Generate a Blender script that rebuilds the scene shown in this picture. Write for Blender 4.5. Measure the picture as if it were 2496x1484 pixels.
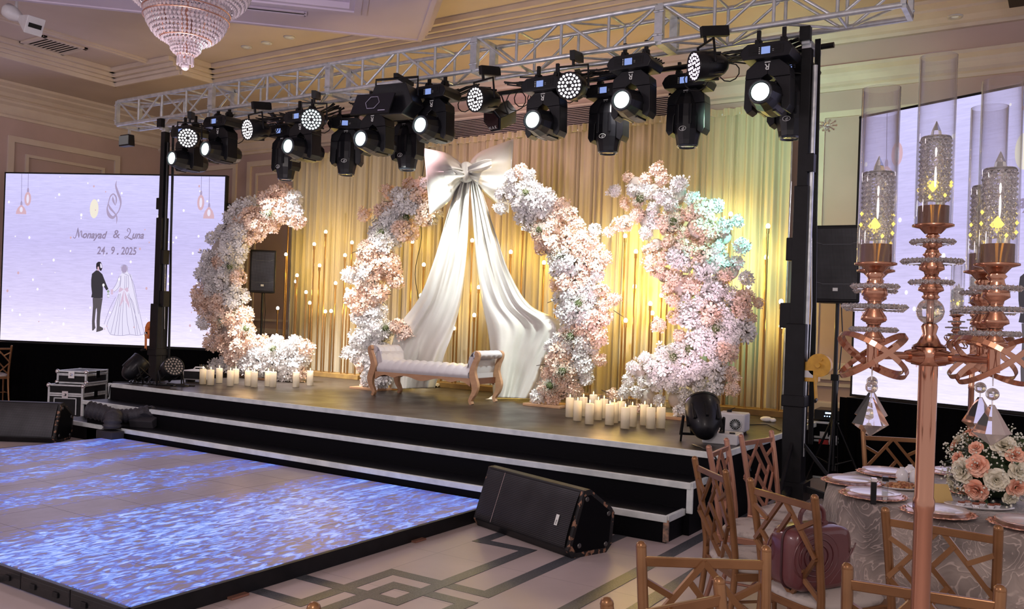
import bpy, math, random
from mathutils import Vector, Matrix, noise
rnd = random.Random(7)
sc = bpy.context.scene
for o in list(bpy.data.objects):
    bpy.data.objects.remove(o)
COL = sc.collection
PI = math.pi

# ------------------------------------------------------------------ camera
CAM_H = 1.6
FPX, CX, CY = 2124.5, 1248.0, 776.35
YAW, PITCH, ROLL = math.radians(32.632), math.radians(0.066), math.radians(1.981)
_f0 = Vector((-math.sin(YAW), math.cos(YAW), 0)); _r0 = Vector((math.cos(YAW), math.sin(YAW), 0)); _u0 = Vector((0, 0, 1))
FW = math.cos(PITCH)*_f0 + math.sin(PITCH)*_u0
_u = -math.sin(PITCH)*_f0 + math.cos(PITCH)*_u0
RT = math.cos(ROLL)*_r0 + math.sin(ROLL)*_u
UP = -math.sin(ROLL)*_r0 + math.cos(ROLL)*_u
cam = bpy.data.cameras.new('camera')
camo = bpy.data.objects.new('camera', cam); COL.objects.link(camo)
cm = Matrix((( RT.x, UP.x, -FW.x, 0), (RT.y, UP.y, -FW.y, 0), (RT.z, UP.z, -FW.z, CAM_H), (0, 0, 0, 1)))
camo.matrix_world = cm
cam.sensor_width = 36.0; cam.lens = FPX/2496*36.0
cam.shift_y = (CY-742.0)/2496.0
cam.clip_start = 0.05; cam.clip_end = 100
sc.camera = camo

# ------------------------------------------------------------------ world + exposure
w = bpy.data.worlds.new('room_ambience'); sc.world = w; w.use_nodes = True
w.node_tree.nodes['Background'].inputs[0].default_value = (0.90, 0.80, 0.84, 1)
w.node_tree.nodes['Background'].inputs[1].default_value = 0.70
sc.view_settings.view_transform = 'Standard'; sc.view_settings.look = 'None'
sc.view_settings.exposure = 0.0; sc.view_settings.gamma = 1.0

def lamp(kind, name, loc, power, col, r=0.1, aim=None, ang=60, blend=0.5):
    l = bpy.data.lights.new(name, kind); l.energy = power; l.color = col
    l.shadow_soft_size = r
    o = bpy.data.objects.new(name, l); COL.objects.link(o); o.location = loc
    if kind == 'SPOT':
        l.spot_size = math.radians(ang); l.spot_blend = blend
    if aim is not None:
        o.rotation_euler = (Vector(aim)-Vector(loc)).to_track_quat('-Z', 'Y').to_euler()
    return o
# ballroom lighting: seen chandelier and downlight, plus unseen hall lamps added behind the camera
lamp('POINT', 'chandelier_light', (-6.26, 4.6, 3.1), 75, (1, 0.86, 0.92), 0.3)
lamp('POINT', 'unseen_hall_light', (0.5, -2.2, 4.2), 330, (1, 0.88, 0.84), 0.5)
lamp('POINT', 'unseen_hall_light', (-8.5, -2.5, 4.2), 300, (1, 0.85, 0.9), 0.5)
lamp('SPOT', 'downlight_beam', (-1.11, 9.6, 5.0), 60, (1, 0.85, 0.7), 0.08, (-1.11, 9.6, 0), 100, 1)

# ------------------------------------------------------------------ pixel -> place in the room (the photograph's frame)
def ray(x, y): return FW + RT*((x-CX)/FPX) - UP*((y-CY)/FPX)
C0 = Vector((0, 0, CAM_H))
def onz(x, y, z): d = ray(x, y); return C0 + d*((z-CAM_H)/d.z)
def ony(x, y, Y): d = ray(x, y); return C0 + d*(Y/d.y)
def onx(x, y, X): d = ray(x, y); return C0 + d*(X/d.x)
def onw(x, y, t): return C0 + ray(x, y)*t

# ------------------------------------------------------------------ materials
def _n(nt, t, **k):
    n = nt.nodes.new(t)
    for a, b in k.items(): setattr(n, a, b)
    return n
def pm(name, col, rough=0.5, metal=0.0, col2=None, nscale=5.0, bump=0.0, bscale=30.0, emis=None, estr=0.0, spec=0.5, coat=0.0, alpha=None, trans=0.0, ior=1.45, sheen=0.0, coords='Object', nlo=0.35, nhi=0.65, stretch=None, rough2=None):
    m = bpy.data.materials.new(name); m.use_nodes = True
    nt = m.node_tree; b = nt.nodes['Principled BSDF']
    b.inputs['Base Color'].default_value = (*col, 1)
    b.inputs['Roughness'].default_value = rough; b.inputs['Metallic'].default_value = metal
    b.inputs['Specular IOR Level'].default_value = spec
    b.inputs['Coat Weight'].default_value = coat; b.inputs['Coat Roughness'].default_value = 0.1
    b.inputs['Transmission Weight'].default_value = trans; b.inputs['IOR'].default_value = ior
    b.inputs['Sheen Weight'].default_value = sheen
    tc = _n(nt, 'ShaderNodeTexCoord'); mp = _n(nt, 'ShaderNodeMapping')
    nt.links.new(tc.outputs[coords], mp.inputs[0])
    if stretch: mp.inputs['Scale'].default_value = stretch
    if col2 is not None or rough2 is not None:
        no = _n(nt, 'ShaderNodeTexNoise'); no.inputs['Scale'].default_value = nscale; no.inputs['Detail'].default_value = 4
        nt.links.new(mp.outputs[0], no.inputs['Vector'])
        mr = _n(nt, 'ShaderNodeMapRange'); mr.inputs[1].default_value = nlo; mr.inputs[2].default_value = nhi
        nt.links.new(no.outputs[0], mr.inputs[0])
        if col2 is not None:
            mx = _n(nt, 'ShaderNodeMix', data_type='RGBA')
            mx.inputs[6].default_value = (*col, 1); mx.inputs[7].default_value = (*col2, 1)
            nt.links.new(mr.outputs[0], mx.inputs[0]); nt.links.new(mx.outputs[2], b.inputs['Base Color'])
        if rough2 is not None:
            m2 = _n(nt, 'ShaderNodeMapRange'); m2.inputs[3].default_value = rough; m2.inputs[4].default_value = rough2
            nt.links.new(mr.outputs[0], m2.inputs[0]); nt.links.new(m2.outputs[0], b.inputs['Roughness'])
    if bump:
        nb = _n(nt, 'ShaderNodeTexNoise'); nb.inputs['Scale'].default_value = bscale; nb.inputs['Detail'].default_value = 3
        nt.links.new(mp.outputs[0], nb.inputs['Vector'])
        bp = _n(nt, 'ShaderNodeBump'); bp.inputs['Strength'].default_value = bump; bp.inputs['Distance'].default_value = 0.01
        nt.links.new(nb.outputs[0], bp.inputs['Height']); nt.links.new(bp.outputs[0], b.inputs['Normal'])
    if emis is not None:
        b.inputs['Emission Color'].default_value = (*emis, 1); b.inputs['Emission Strength'].default_value = estr
    return m
def em(name, col, s=1.0, rough=0.4, base=(0.02, 0.02, 0.02)):
    return pm(name, base, rough, emis=col, estr=s)

def srgb(r, g, b):
    f = lambda c: (c/255/12.92) if c/255 <= 0.04045 else ((c/255+0.055)/1.055)**2.4
    return (f(r), f(g), f(b))

# ------------------------------------------------------------------ geometry collector
class G:
    def __init__(s): s.v = []; s.f = []; s.mi = []; s.sm = []
    def add(s, vs, fs, mi=0, smooth=False, M=None):
        o = len(s.v)
        for p in vs:
            p = Vector(p)
            s.v.append((M @ p)[:] if M is not None else p[:])
        for f in fs:
            s.f.append([i+o for i in f]); s.mi.append(mi); s.sm.append(smooth)
        return s
    def merge(s, g, M=None):
        o = len(s.v)
        s.v += [(M @ Vector(p))[:] if M is not None else p for p in g.v]
        s.f += [[i+o for i in f] for f in g.f]; s.mi += g.mi; s.sm += g.sm
        return s
    def box(s, c, d, M=None, mi=0, taper=None):
        x, y, z = d[0]/2, d[1]/2, d[2]/2
        tx, ty = taper if taper else (1, 1)
        vs = [(-x, -y, -z), (x, -y, -z), (x, y, -z), (-x, y, -z), (-x*tx, -y*ty, z), (x*tx, -y*ty, z), (x*tx, y*ty, z), (-x*tx, y*ty, z)]
        vs = [(a+c[0], b+c[1], e+c[2]) for a, b, e in vs]
        return s.add(vs, [(0, 3, 2, 1), (4, 5, 6, 7), (0, 1, 5, 4), (1, 2, 6, 5), (2, 3, 7, 6), (3, 0, 4, 7)], mi, False, M)
    def cyl(s, p0, p1, r0, r1=None, n=12, caps=True, mi=0, M=None, smooth=True):
        r1 = r0 if r1 is None else r1
        p0 = Vector(p0); p1 = Vector(p1); d = (p1-p0)
        q = d.to_track_quat('Z', 'Y') if d.length > 1e-9 else Matrix().to_quaternion()
        vs = []
        for p, r in ((p0, r0), (p1, r1)):
            for i in range(n):
                a = 2*PI*i/n; vs.append(p + q @ Vector((r*math.cos(a), r*math.sin(a), 0)))
        s.add(vs, [(i, (i+1) % n, n+(i+1) % n, n+i) for i in range(n)], mi, smooth, M)
        if caps:
            s.add(vs[:n], [tuple(range(n))[::-1]], mi, False, M); s.add(vs[n:], [tuple(range(n))], mi, False, M)
        return s
    def bar(s, p0, p1, wd, th, upv=(0, 0, 1), mi=0, M=None):
        p0 = Vector(p0); p1 = Vector(p1); d = (p1-p0); L = d.length; d = d.normalized()
        u = Vector(upv); a = d.cross(u)
        if a.length < 1e-4: a = d.cross(Vector((1, 0, 0)))
        a.normalize(); b = a.cross(d).normalized()
        vs = []
        for p in (p0, p1):
            for sx, sy in ((-1, -1), (1, -1), (1, 1), (-1, 1)):
                vs.append(p + a*(sx*wd/2) + b*(sy*th/2))
        return s.add(vs, [(0, 1, 2, 3), (7, 6, 5, 4), (0, 4, 5, 1), (1, 5, 6, 2), (2, 6, 7, 3), (3, 7, 4, 0)], mi, False, M)
    def tube(s, pts, r, n=8, mi=0, M=None, closed=False, rs=None):
        pts = [Vector(p) for p in pts]; m = len(pts)
        vs = []; prev = None
        for i, p in enumerate(pts):
            if closed: d = pts[(i+1) % m]-pts[i-1]
            else: d = pts[min(i+1, m-1)]-pts[max(i-1, 0)]
            d.normalize()
            if prev is None:
                a = d.cross(Vector((0, 0, 1)))
                if a.length < 1e-3: a = d.cross(Vector((1, 0, 0)))
            else:
                a = prev - d*prev.dot(d)
            a.normalize(); prev = a; b = d.cross(a)
            rr = rs[i] if rs else r
            for k in range(n):
                t = 2*PI*k/n; vs.append(p + a*(rr*math.cos(t)) + b*(rr*math.sin(t)))
        fs = []
        for i in range(m if closed else m-1):
            for k in range(n):
                j = (i+1) % m
                fs.append((i*n+k, i*n+(k+1) % n, j*n+(k+1) % n, j*n+k))
        s.add(vs, fs, mi, True, M)
        if not closed:
            s.add(vs[:n], [tuple(range(n))[::-1]], mi, False, M); s.add(vs[-n:], [tuple(range(n))], mi, False, M)
        return s
    def lathe(s, prof, n=24, mi=0, M=None, smooth=True, fn=None, caps=True):
        vs = []
        for r, z in prof:
            for k in range(n):
                a = 2*PI*k/n; rr = r*(fn(a, z) if fn else 1); vs.append((rr*math.cos(a), rr*math.sin(a), z))
        fs = []
        for i in range(len(prof)-1):
            for k in range(n): fs.append((i*n+k, i*n+(k+1) % n, (i+1)*n+(k+1) % n, (i+1)*n+k))
        s.add(vs, fs, mi, smooth, M)
        if caps:
            if prof[0][0] > 1e-5: s.add(vs[:n], [tuple(range(n))[::-1]], mi, False, M)
            if prof[-1][0] > 1e-5: s.add(vs[-n:], [tuple(range(n))], mi, False, M)
        return s
    def prism(s, poly, t0, t1, M=None, mi=0):      # polygon in local xz, thickness along y
        n = len(poly)
        vs = [(x, t0, z) for x, z in poly]+[(x, t1, z) for x, z in poly]
        s.add(vs, [tuple(range(n)), tuple(range(n, 2*n))[::-1]]+[(i, n+i, n+(i+1) % n, (i+1) % n) for i in range(n)], mi, False, M)
        return s
    def ball(s, c, r, n=12, m=8, mi=0, M=None, sq=(1, 1, 1), smooth=True):
        vs = [(c[0], c[1], c[2]-r*sq[2])]
        for i in range(1, m):
            t = PI*i/m
            for k in range(n):
                a = 2*PI*k/n; vs.append((c[0]+r*sq[0]*math.sin(t)*math.cos(a), c[1]+r*sq[1]*math.sin(t)*math.sin(a), c[2]-r*sq[2]*math.cos(t)))
        vs.append((c[0], c[1], c[2]+r*sq[2]))
        fs = [(0, 1+(k+1) % n, 1+k) for k in range(n)]
        for i in range(m-2):
            for k in range(n): fs.append((1+i*n+k, 1+i*n+(k+1) % n, 1+(i+1)*n+(k+1) % n, 1+(i+1)*n+k))
        l = len(vs)-1
        for k in range(n): fs.append((l, 1+(m-2)*n+k, 1+(m-2)*n+(k+1) % n))
        return s.add(vs, fs, mi, smooth, M)
    def surf(s, fn, nu, nv, mi=0, smooth=True, M=None, closeu=False):
        vs = [fn(i/nu, j/nv) for i in range(nu if closeu else nu+1) for j in range(nv+1)]
        W = nv+1; K = nu if closeu else nu+1
        fs = [(i*W+j, ((i+1) % K)*W+j, ((i+1) % K)*W+j+1, i*W+j+1) for i in range(nu) for j in range(nv)]
        return s.add(vs, fs, mi, smooth, M)
    def build(s, name, mats, parent=None, loc=None, bevel=0, solid=0, world=False, sub=0, seg=2, lab=None):
        if not isinstance(mats, (list, tuple)): mats = [mats]
        me = bpy.data.meshes.new(name)
        vs = s.v
        if world and parent is not None:
            P = Vector((0, 0, 0)); q = parent
            while q is not None: P += q.location; q = q.parent
            vs = [(v[0]-P.x, v[1]-P.y, v[2]-P.z) for v in vs]
        elif loc is not None and world:
            vs = [(v[0]-loc[0], v[1]-loc[1], v[2]-loc[2]) for v in vs]
        me.from_pydata(vs, [], s.f)
        for m in mats: me.materials.append(m)
        me.polygons.foreach_set('material_index', s.mi); me.polygons.foreach_set('use_smooth', s.sm)
        me.validate(); me.update()
        o = bpy.data.objects.new(name, me); COL.objects.link(o)
        if parent is not None: o.parent = parent
        if loc is not None: o.location = loc
        if bevel:
            b = o.modifiers.new('bevel', 'BEVEL'); b.width = bevel; b.segments = seg; b.limit_method = 'ANGLE'; b.angle_limit = math.radians(40)
        if solid:
            b = o.modifiers.new('solid', 'SOLIDIFY'); b.thickness = solid; b.offset = 0
        if sub:
            b = o.modifiers.new('sub', 'SUBSURF'); b.levels = sub; b.render_levels = sub
        if lab: o['label'] = lab
        return o

def tag(o, label, cat, group=None, kind=None):
    o['label'] = label; o['category'] = cat
    if group: o['group'] = group
    if kind: o['kind'] = kind
    return o
def thing(name, label, cat, loc=(0, 0, 0), rz=0, group=None):
    o = bpy.data.objects.new(name, None); COL.objects.link(o); o.empty_display_size = 0.1
    o.location = loc; o.rotation_euler = (0, 0, rz)
    return tag(o, label, cat, group)
def struct(o): o['kind'] = 'structure'; return o
def dup(root, loc=None, rz=None, label=None, group=None, parent=None, rot=None):
    r = root.copy(); COL.objects.link(r)
    if loc is not None: r.location = loc
    if rz is not None: r.rotation_euler = (0, 0, rz)
    if rot is not None: r.rotation_euler = rot
    if label: r['label'] = label
    if group: r['group'] = group
    if parent is not None: r.parent = parent
    for ch in list(root.children):
        c = ch.copy(); COL.objects.link(c); c.parent = r
        for g in list(ch.children):
            d = g.copy(); COL.objects.link(d); d.parent = c
    return r
def RZ(a): return Matrix.Rotation(a, 4, 'Z')
def RX(a): return Matrix.Rotation(a, 4, 'X')
def RY(a): return Matrix.Rotation(a, 4, 'Y')
def T(x, y, z): return Matrix.Translation((x, y, z))
def text_g(g, body, size, M, mi=0, shear=0.0, bold=0.0, align='LEFT', depth=0.0, space=1.0):
    cu = bpy.data.curves.new('t', 'FONT'); cu.body = body; cu.size = size; cu.shear = shear; cu.offset = bold; cu.align_x = align
    cu.space_character = space; cu.extrude = depth; cu.resolution_u = 3
    o = bpy.data.objects.new('t', cu); COL.objects.link(o)
    dg = bpy.context.evaluated_depsgraph_get(); me = o.evaluated_get(dg).to_mesh()
    vs = [v.co.copy() for v in me.vertices]; fs = [tuple(p.vertices) for p in me.polygons]
    o.evaluated_get(dg).to_mesh_clear(); bpy.data.objects.remove(o); bpy.data.curves.remove(cu)
    g.add(vs, fs, mi, False, M)

# ------------------------------------------------------------------ shared materials
M_black = pm('black_paint', (0.006, 0.006, 0.007), 0.45, col2=(0.010, 0.010, 0.012), nscale=8, spec=.3)
M_blackgloss = pm('black_plastic', (0.006, 0.0065, 0.008), 0.3, coat=0.15, spec=.35)
M_blackcloth = pm('black_cloth', (0.003, 0.003, 0.0035), 0.95, spec=0.02, bump=0.3, bscale=60)
M_alu = pm('aluminium', (0.74, 0.78, 0.80), 0.3, 0.65, col2=(0.55, 0.59, 0.61), nscale=12, rough2=0.45)
M_alutrim = pm('aluminium_trim', (0.78, 0.84, 0.83), 0.45, 0.1, col2=(0.62, 0.68, 0.68), nscale=9)
M_chrome = pm('chrome', (0.85, 0.86, 0.88), 0.12, 1.0)
M_gold = pm('rose_gold_tube', (0.72, 0.42, 0.3), 0.2, 1.0)
M_white = pm('white_plastic', (0.75, 0.75, 0.76), 0.4, col2=(0.62, 0.62, 0.64), nscale=4)

# =================================================================== ROOM
M_wall = pm('wall_paint', (0.60, 0.46, 0.44), 0.7, col2=(0.53, 0.405, 0.385), nscale=1.2)
M_mould = pm('moulding_paint', (0.76, 0.67, 0.58), 0.6, col2=(0.70, 0.60, 0.52), nscale=3)
M_ceil = pm('ceiling_paint', (0.70, 0.60, 0.53), 0.8, col2=(0.62, 0.53, 0.46), nscale=0.8)
M_panelceil = pm('purple_lit_panel', (0.66, 0.58, 0.70), 0.75, col2=(0.60, 0.53, 0.64), nscale=1.0)  # lavender tint paints in the purple light falling on a cream panel

# floor: pale tiles with thin joints, dark granite inlay bands
m = bpy.data.materials.new('floor_tile'); m.use_nodes = True; nt = m.node_tree; b = nt.nodes['Principled BSDF']
tc = _n(nt, 'ShaderNodeTexCoord'); mp = _n(nt, 'ShaderNodeMapping'); nt.links.new(tc.outputs['Object'], mp.inputs[0])
mp.inputs['Location'].default_value = (0.37, 0.06, 0)
br = _n(nt, 'ShaderNodeTexBrick'); br.offset = 0.0; br.inputs['Scale'].default_value = 1.0
br.inputs['Brick Width'].default_value = 0.8; br.inputs['Row Height'].default_value = 0.8; br.inputs['Mortar Size'].default_value = 0.0022
br.inputs['Color1'].default_value = (0.56, 0.47, 0.46, 1); br.inputs['Color2'].default_value = (0.53, 0.45, 0.44, 1); br.inputs['Mortar'].default_value = (0.30, 0.25, 0.25, 1)
nt.links.new(mp.outputs[0], br.inputs[0])
no = _n(nt, 'ShaderNodeTexNoise'); no.inputs['Scale'].default_value = 1.7; no.inputs['Detail'].default_value = 6; nt.links.new(mp.outputs[0], no.inputs[0])
mx = _n(nt, 'ShaderNodeMix', data_type='RGBA', blend_type='MULTIPLY'); mr = _n(nt, 'ShaderNodeMapRange'); mr.inputs[1].default_value = 0.35; mr.inputs[2].default_value = 0.7; mr.inputs[3].default_value = 0.86; mr.inputs[4].default_value = 1.0
nt.links.new(no.outputs[0], mr.inputs[0]); mx.inputs[0].default_value = 1; nt.links.new(br.outputs[0], mx.inputs[6]); nt.links.new(mr.outputs[0], mx.inputs[7])
nt.links.new(mx.outputs[2], b.inputs['Base Color']); b.inputs['Roughness'].default_value = 0.34; b.inputs['Specular IOR Level'].default_value = 0.35
M_floor = m
M_band = pm('floor_granite_band', (0.055, 0.06, 0.07), 0.34, col2=(0.15, 0.155, 0.165), nscale=160, nlo=0.45, nhi=0.7)

g = G()
g.add([(-16, -3.5, 0), (6, -3.5, 0), (6, 11, 0), (-16, 11, 0)], [(0, 1, 2, 3)], 0)
_bz = [0.0015]
def band(x0, x1, y0, y1):
    _bz[0] += 0.00012; g.box(((x0+x1)/2, (y0+y1)/2, _bz[0]-.001), (x1-x0, y1-y0, 0.002), mi=1)
band(-3.565, -2.76, 4.165, 4.26); band(-2.855, -2.76, 4.165, 8.0)
band(-3.565, -3.475, 3.4, 4.26); band(-4.3, -3.475, 3.4, 3.49)
band(-3.38, -2.76, 3.965, 4.06); band(-2.855, -2.76, 3.0, 4.06); band(-3.38, -3.29, 2.6, 4.06)
band(-4.3, -3.08, 3.74, 3.83); band(-3.17, -3.08, 3.74, 5.24); band(-3.57, -3.08, 5.145, 5.24); band(-3.57, -3.48, 5.145, 8.0)
band(-2.355, -2.26, 2.2, 8.0); band(-2.05, -1.955, 2.2, 8.0); band(-5.2, -5.1, 1.0, 2.7); band(-4.9, -4.4, 2.1, 2.19)
band(-2.76, -1.2, 3.0, 3.095)
struct(g.build('floor', [M_floor, M_band]))

WX, WY = -15.2, 10.75
g = G()
g.box(((WX+6)/2, WY+0.1, 2.75), (6-WX, 0.2, 5.5))
# moulded panels and dado on the back wall
def frame_y(x0, x1, z0, z1, y, wdt=0.07, d=0.03, mi=1):
    for a, b_, c, e in ((x0, x1, z1-wdt, z1), (x0, x1, z0, z0+wdt), (x0, x0+wdt, z0+wdt, z1-wdt), (x1-wdt, x1, z0+wdt, z1-wdt)):
        g.box(((a+b_)/2, y-d/2, (c+e)/2), (b_-a, d, e-c), mi=mi)
for x0 in (-14.8, -12.7): 
    frame_y(x0, x0+1.8, 1.2, 4.3, WY, 0.09, 0.04); frame_y(x0+0.22, x0+1.58, 1.42, 4.08, WY, 0.04, 0.025)
frame_y(-2.6, -0.9, 1.15, 4.2, WY); frame_y(-0.6, 1.6, 1.15, 4.2, WY)
for k in range(6): frame_y(-10.8+1.5*k, -9.5+1.5*k, 0.72, 0.98, WY, 0.04)
g.box(((WX+6)/2, WY-0.025, 1.05), (6-WX, 0.05, 0.06), mi=1)
struct(g.build('wall_back', [M_wall, M_mould]))
g = G(); g.box(((WX+6)/2, WY-0.02, 0.68), (6-WX, 0.04, 0.14)); g.box(((WX+6)/2, WY-0.03, 0.07), (6-WX, 0.06, 0.14))
struct(g.build('baseboard_back', [M_mould], bevel=0.01))
def cornice_y(name, prof, y, x0, x1):       # profile (depth out from wall, z)
    g = G(); n = len(prof)
    vs = [(x0, y-d, z) for d, z in prof]+[(x1, y-d, z) for d, z in prof]
    g.add(vs, [(i, n+i, n+(i+1) % n, (i+1) % n) for i in range(n)]+[tuple(range(n)), tuple(range(n, 2*n))[::-1]])
    return g
CP1 = [(0, 4.99), (0.06, 4.99), (0.06, 5.03), (0.1, 5.05), (0.14, 5.1), (0.22, 5.15), (0.22, 5.18), (0.26, 5.2), (0.3, 5.22), (0.3, 5.26), (0, 5.26)]
CP2 = [(0, 4.44), (0.03, 4.44), (0.03, 4.48), (0.06, 4.5), (0.05, 4.54), (0.07, 4.6), (0.07, 4.64), (0.13, 4.68), (0.13, 4.72), (0.0, 4.76)]
for nm, pr in (('trim_1', CP1), ('trim_2', CP2)): struct(cornice_y(nm, pr, WY, WX, 6).build(nm, M_mould))
def cornice_x(name, prof, x, y0, y1):
    g = G(); n = len(prof)
    vs = [(x+d, y0, z) for d, z in prof]+[(x+d, y1, z) for d, z in prof]
    g.add(vs, [(i, (i+1) % n, n+(i+1) % n, n+i) for i in range(n)]+[tuple(range(n))[::-1], tuple(range(n, 2*n))])
    return g
for nm, pr in (('trim_3', CP1), ('trim_4', [(d, z+0.27) for d, z in CP2])): struct(cornice_x(nm, pr, WX, -3.5, WY).build(nm, M_mould))
g = G(); g.box((WX-0.1, 3.6, 2.75), (0.2, 14.3, 5.5))
def frame_x(y0, y1, z0, z1, wdt=0.09, d=0.04):
    for a, b_, c, e in ((y0, y1, z1-wdt, z1), (y0, y1, z0, z0+wdt), (y0, y0+wdt, z0+wdt, z1-wdt), (y1-wdt, y1, z0+wdt, z1-wdt)):
        g.box((WX+d/2, (a+b_)/2, (c+e)/2), (d, b_-a, e-c), mi=1)
for y0 in (7.75, 5.4, 3.0): frame_x(y0, y0+2.05, 1.2, 4.42, 0.1); frame_x(y0+0.3, y0+1.75, 1.5, 4.15, 0.05)
struct(g.build('wall_left', [M_wall, M_mould]))

# ceiling: lower border, raised tray with mouldings, diamond shaped dropped panel
g = G()
ZL, ZT = 5.26, 5.48
def slab(x0, x1, y0, y1, z0, z1, mi=0): g.box(((x0+x1)/2, (y0+y1)/2, (z0+z1)/2), (x1-x0, y1-y0, z1-z0), mi=mi)
slab(-15.4, -13.5, -3.5, WY+.1, ZL, 5.6); slab(-13.5, -11.78, 8.6, WY+.1, ZL, 5.6); slab(-11.78, 6, 9.2, WY+.1, ZL, 5.6)
slab(-15.4, 6, -3.5, WY+.1, ZT+0.05, 5.6)
slab(-13.5, 6, -3.5, 9.2, ZT, ZT+.06)
slab(-0.62, 6, 9.2, 10.25, 4.98, ZL, mi=2)  # dark box painted as the shade of a ceiling recess
struct(g.build('ceiling', [M_ceil, M_mould, pm('recess_shade', (0.05, 0.035, 0.03), 0.8)]))
# tray edge mouldings
def run_y(x0, x1, y, z0, outs):             # stepped fascia facing -y
    g = G()
    for d, a, c in outs: g.box(((x0+x1)/2, y-d/2, z0+(a+c)/2), (x1-x0, d, c-a))
    return g
steps = ((0.05, -0.03, 0.04), (0.1, 0.04, 0.09), (0.16, 0.09, 0.15), (0.24, 0.15, 0.22))
struct(run_y(-11.78, 6, 9.2, ZL, steps).build('trim_5', M_mould, bevel=0.006))
struct(run_y(-13.5, -11.78, 8.6, ZL, steps).build('trim_6', M_mould, bevel=0.006))
g = G()
for d, a, c in steps: g.box((-13.5+d/2, 2.55, ZL+(a+c)/2), (d, 12.1, c-a)); g.box((-11.78+d/2, 8.9, ZL+(a+c)/2), (d, 0.6+d, c-a))
struct(g.build('trim_7', M_mould, bevel=0.006))
# flat mouldings on the raised ceiling
g = G()
def flat(x0, y0, x1, y1, wd=0.1):
    g.bar((x0, y0, ZT-0.015), (x1, y1, ZT-0.015), wd, 0.04); g.bar((x0, y0, ZT-0.03), (x1, y1, ZT-0.03), wd*0.4, 0.05)
flat(-12.35, -3, -12.35, 8.6, 0.14)
struct(g.build('trim_8', M_mould, bevel=0.004))
# diamond panel
DC = Vector((-7.05, 3.75, 0)); HD = 4.95
def diamond(g, R, z0, z1, mi=0):
    c = [(DC.x, DC.y+R), (DC.x-R, DC.y), (DC.x, DC.y-R), (DC.x+R, DC.y)]
    vs = [(x, y, z0) for x, y in c]+[(x, y, z1) for x, y in c]
    g.add(vs, [(0, 1, 2, 3), (7, 6, 5, 4)]+[(i, 4+i, 4+(i+1) % 4, (i+1) % 4) for i in range(4)], mi)
def diamond_ring(g, R0, R1, z0, z1, mi=1):
    c0 = [(DC.x, DC.y+R0), (DC.x-R0, DC.y), (DC.x, DC.y-R0), (DC.x+R0, DC.y)]; c1 = [(DC.x, DC.y+R1), (DC.x-R1, DC.y), (DC.x, DC.y-R1), (DC.x+R1, DC.y)]
    vs = [(x, y, z0) for x, y in c0]+[(x, y, z0) for x, y in c1]+[(x, y, z1) for x, y in c0]+[(x, y, z1) for x, y in c1]
    fs = []
    for i in range(4):
        j = (i+1) % 4
        fs += [(i, j, 4+j, 4+i), (i, 8+i, 8+j, j), (4+i, 4+j, 12+j, 12+i)]
    g.add(vs, fs, mi)
g = G()
diamond(g, 3.6, 5.3, 5.42, 0)
diamond_ring(g, HD-0.1, 3.6, 5.1, 5.42, 0)
diamond_ring(g, HD, HD-0.1, 5.13, 5.45, 1); diamond_ring(g, HD+0.06, HD, 5.2, 5.45, 1); diamond_ring(g, HD+0.13, HD+0.06, 5.28, 5.5, 1)
diamond_ring(g, HD-0.05, HD-0.13, 5.085, 5.12, 1)
for a, z in ((3.6, 5.09), (3.68, 5.07), (3.78, 5.085)): diamond_ring(g, a+0.09, a-0.02, z, z+0.2, 1)
diamond_ring(g, 3.58, 3.5, 5.16, 5.3, 1); diamond_ring(g, 3.5, 3.4, 5.23, 5.31, 1)
# round rose at the middle
g.lathe([(2.3, 5.29), (2.3, 5.24), (2.2, 5.21), (2.1, 5.24), (2.1, 5.29)], 64, 1, T(DC.x, DC.y, 0))
struct(g.build('trim_9', [M_panelceil, M_panelceil]))
# slot diffuser in the panel
sl = thing('air_slot', 'long narrow air slot in the diamond ceiling panel', 'air vent', (-8.2, 6.65, 5.1), PI/4)
g = G(); g.box((0, 0.05, -0.012), (1.6, 0.03, 0.02)); g.box((0, -0.05, -0.012), (1.6, 0.03, 0.02)); g.box((0.8, 0, -0.012), (0.03, 0.13, 0.02)); g.box((-0.8, 0, -0.012), (0.03, 0.13, 0.02))
g.build('slot_frame', M_panelceil, sl); G().box((0, 0, -0.006), (1.57, 0.07, 0.01)).build('slot_opening', M_black, sl)
# square vent
v = thing('ceiling_vent', 'white slatted air vent in the ceiling near the left wall', 'air vent', (-12.95, 7.22, ZT), 0)
g = G()
for a, b_, c, e in ((-.34, .34, .28, .34), (-.34, .34, -.34, -.28), (-.34, -.28, -.34, .34), (.28, .34, -.34, .34)): g.box(((a+b_)/2, (c+e)/2, -0.015), (b_-a, e-c, 0.03))
g.build('vent_frame', M_mould, v, bevel=0.004)
G().box((0, 0, -0.004), (.56, .56, 0.006)).build('vent_backing', M_black, v)
g = G()
for k in range(9): g.bar((-.28, -.26+k*.065, -0.02), (.28, -.26+k*.065, -0.02), 0.022, 0.006, upv=(0, 0, 1))
g.build('slat', M_mould, v)
# recessed downlights
def downlight(x, y, z, label, grp):
    t = thing('ceiling_downlight', label, 'downlight', (x, y, z), 0, grp)
    G().lathe([(0.035, -0.002), (0.05, -0.014), (0.075, -0.014), (0.08, 0), (0.035, 0)], 24).build('trim_ring', M_white, t)
    G().lathe([(0.001, -0.004), (0.04, -0.004), (0.04, 0)], 20).build('lens', em('dull_lens', (1, .9, .75), 0.25, base=(.3, .28, .25)), t)
downlight(-1.12, 10.25, 4.975, 'round recessed spotlight in the brown ceiling above the right screen', 'recessed spotlights')
for i, (px, py) in enumerate(((650, 104), (705, 90), (601, 114))):
    p = onz(px, py, ZT); downlight(p.x, p.y, ZT, ('middle', 'right', 'left')[i]+' one of the small spotlights in the raised ceiling beside the chandelier', 'recessed spotlights')
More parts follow.
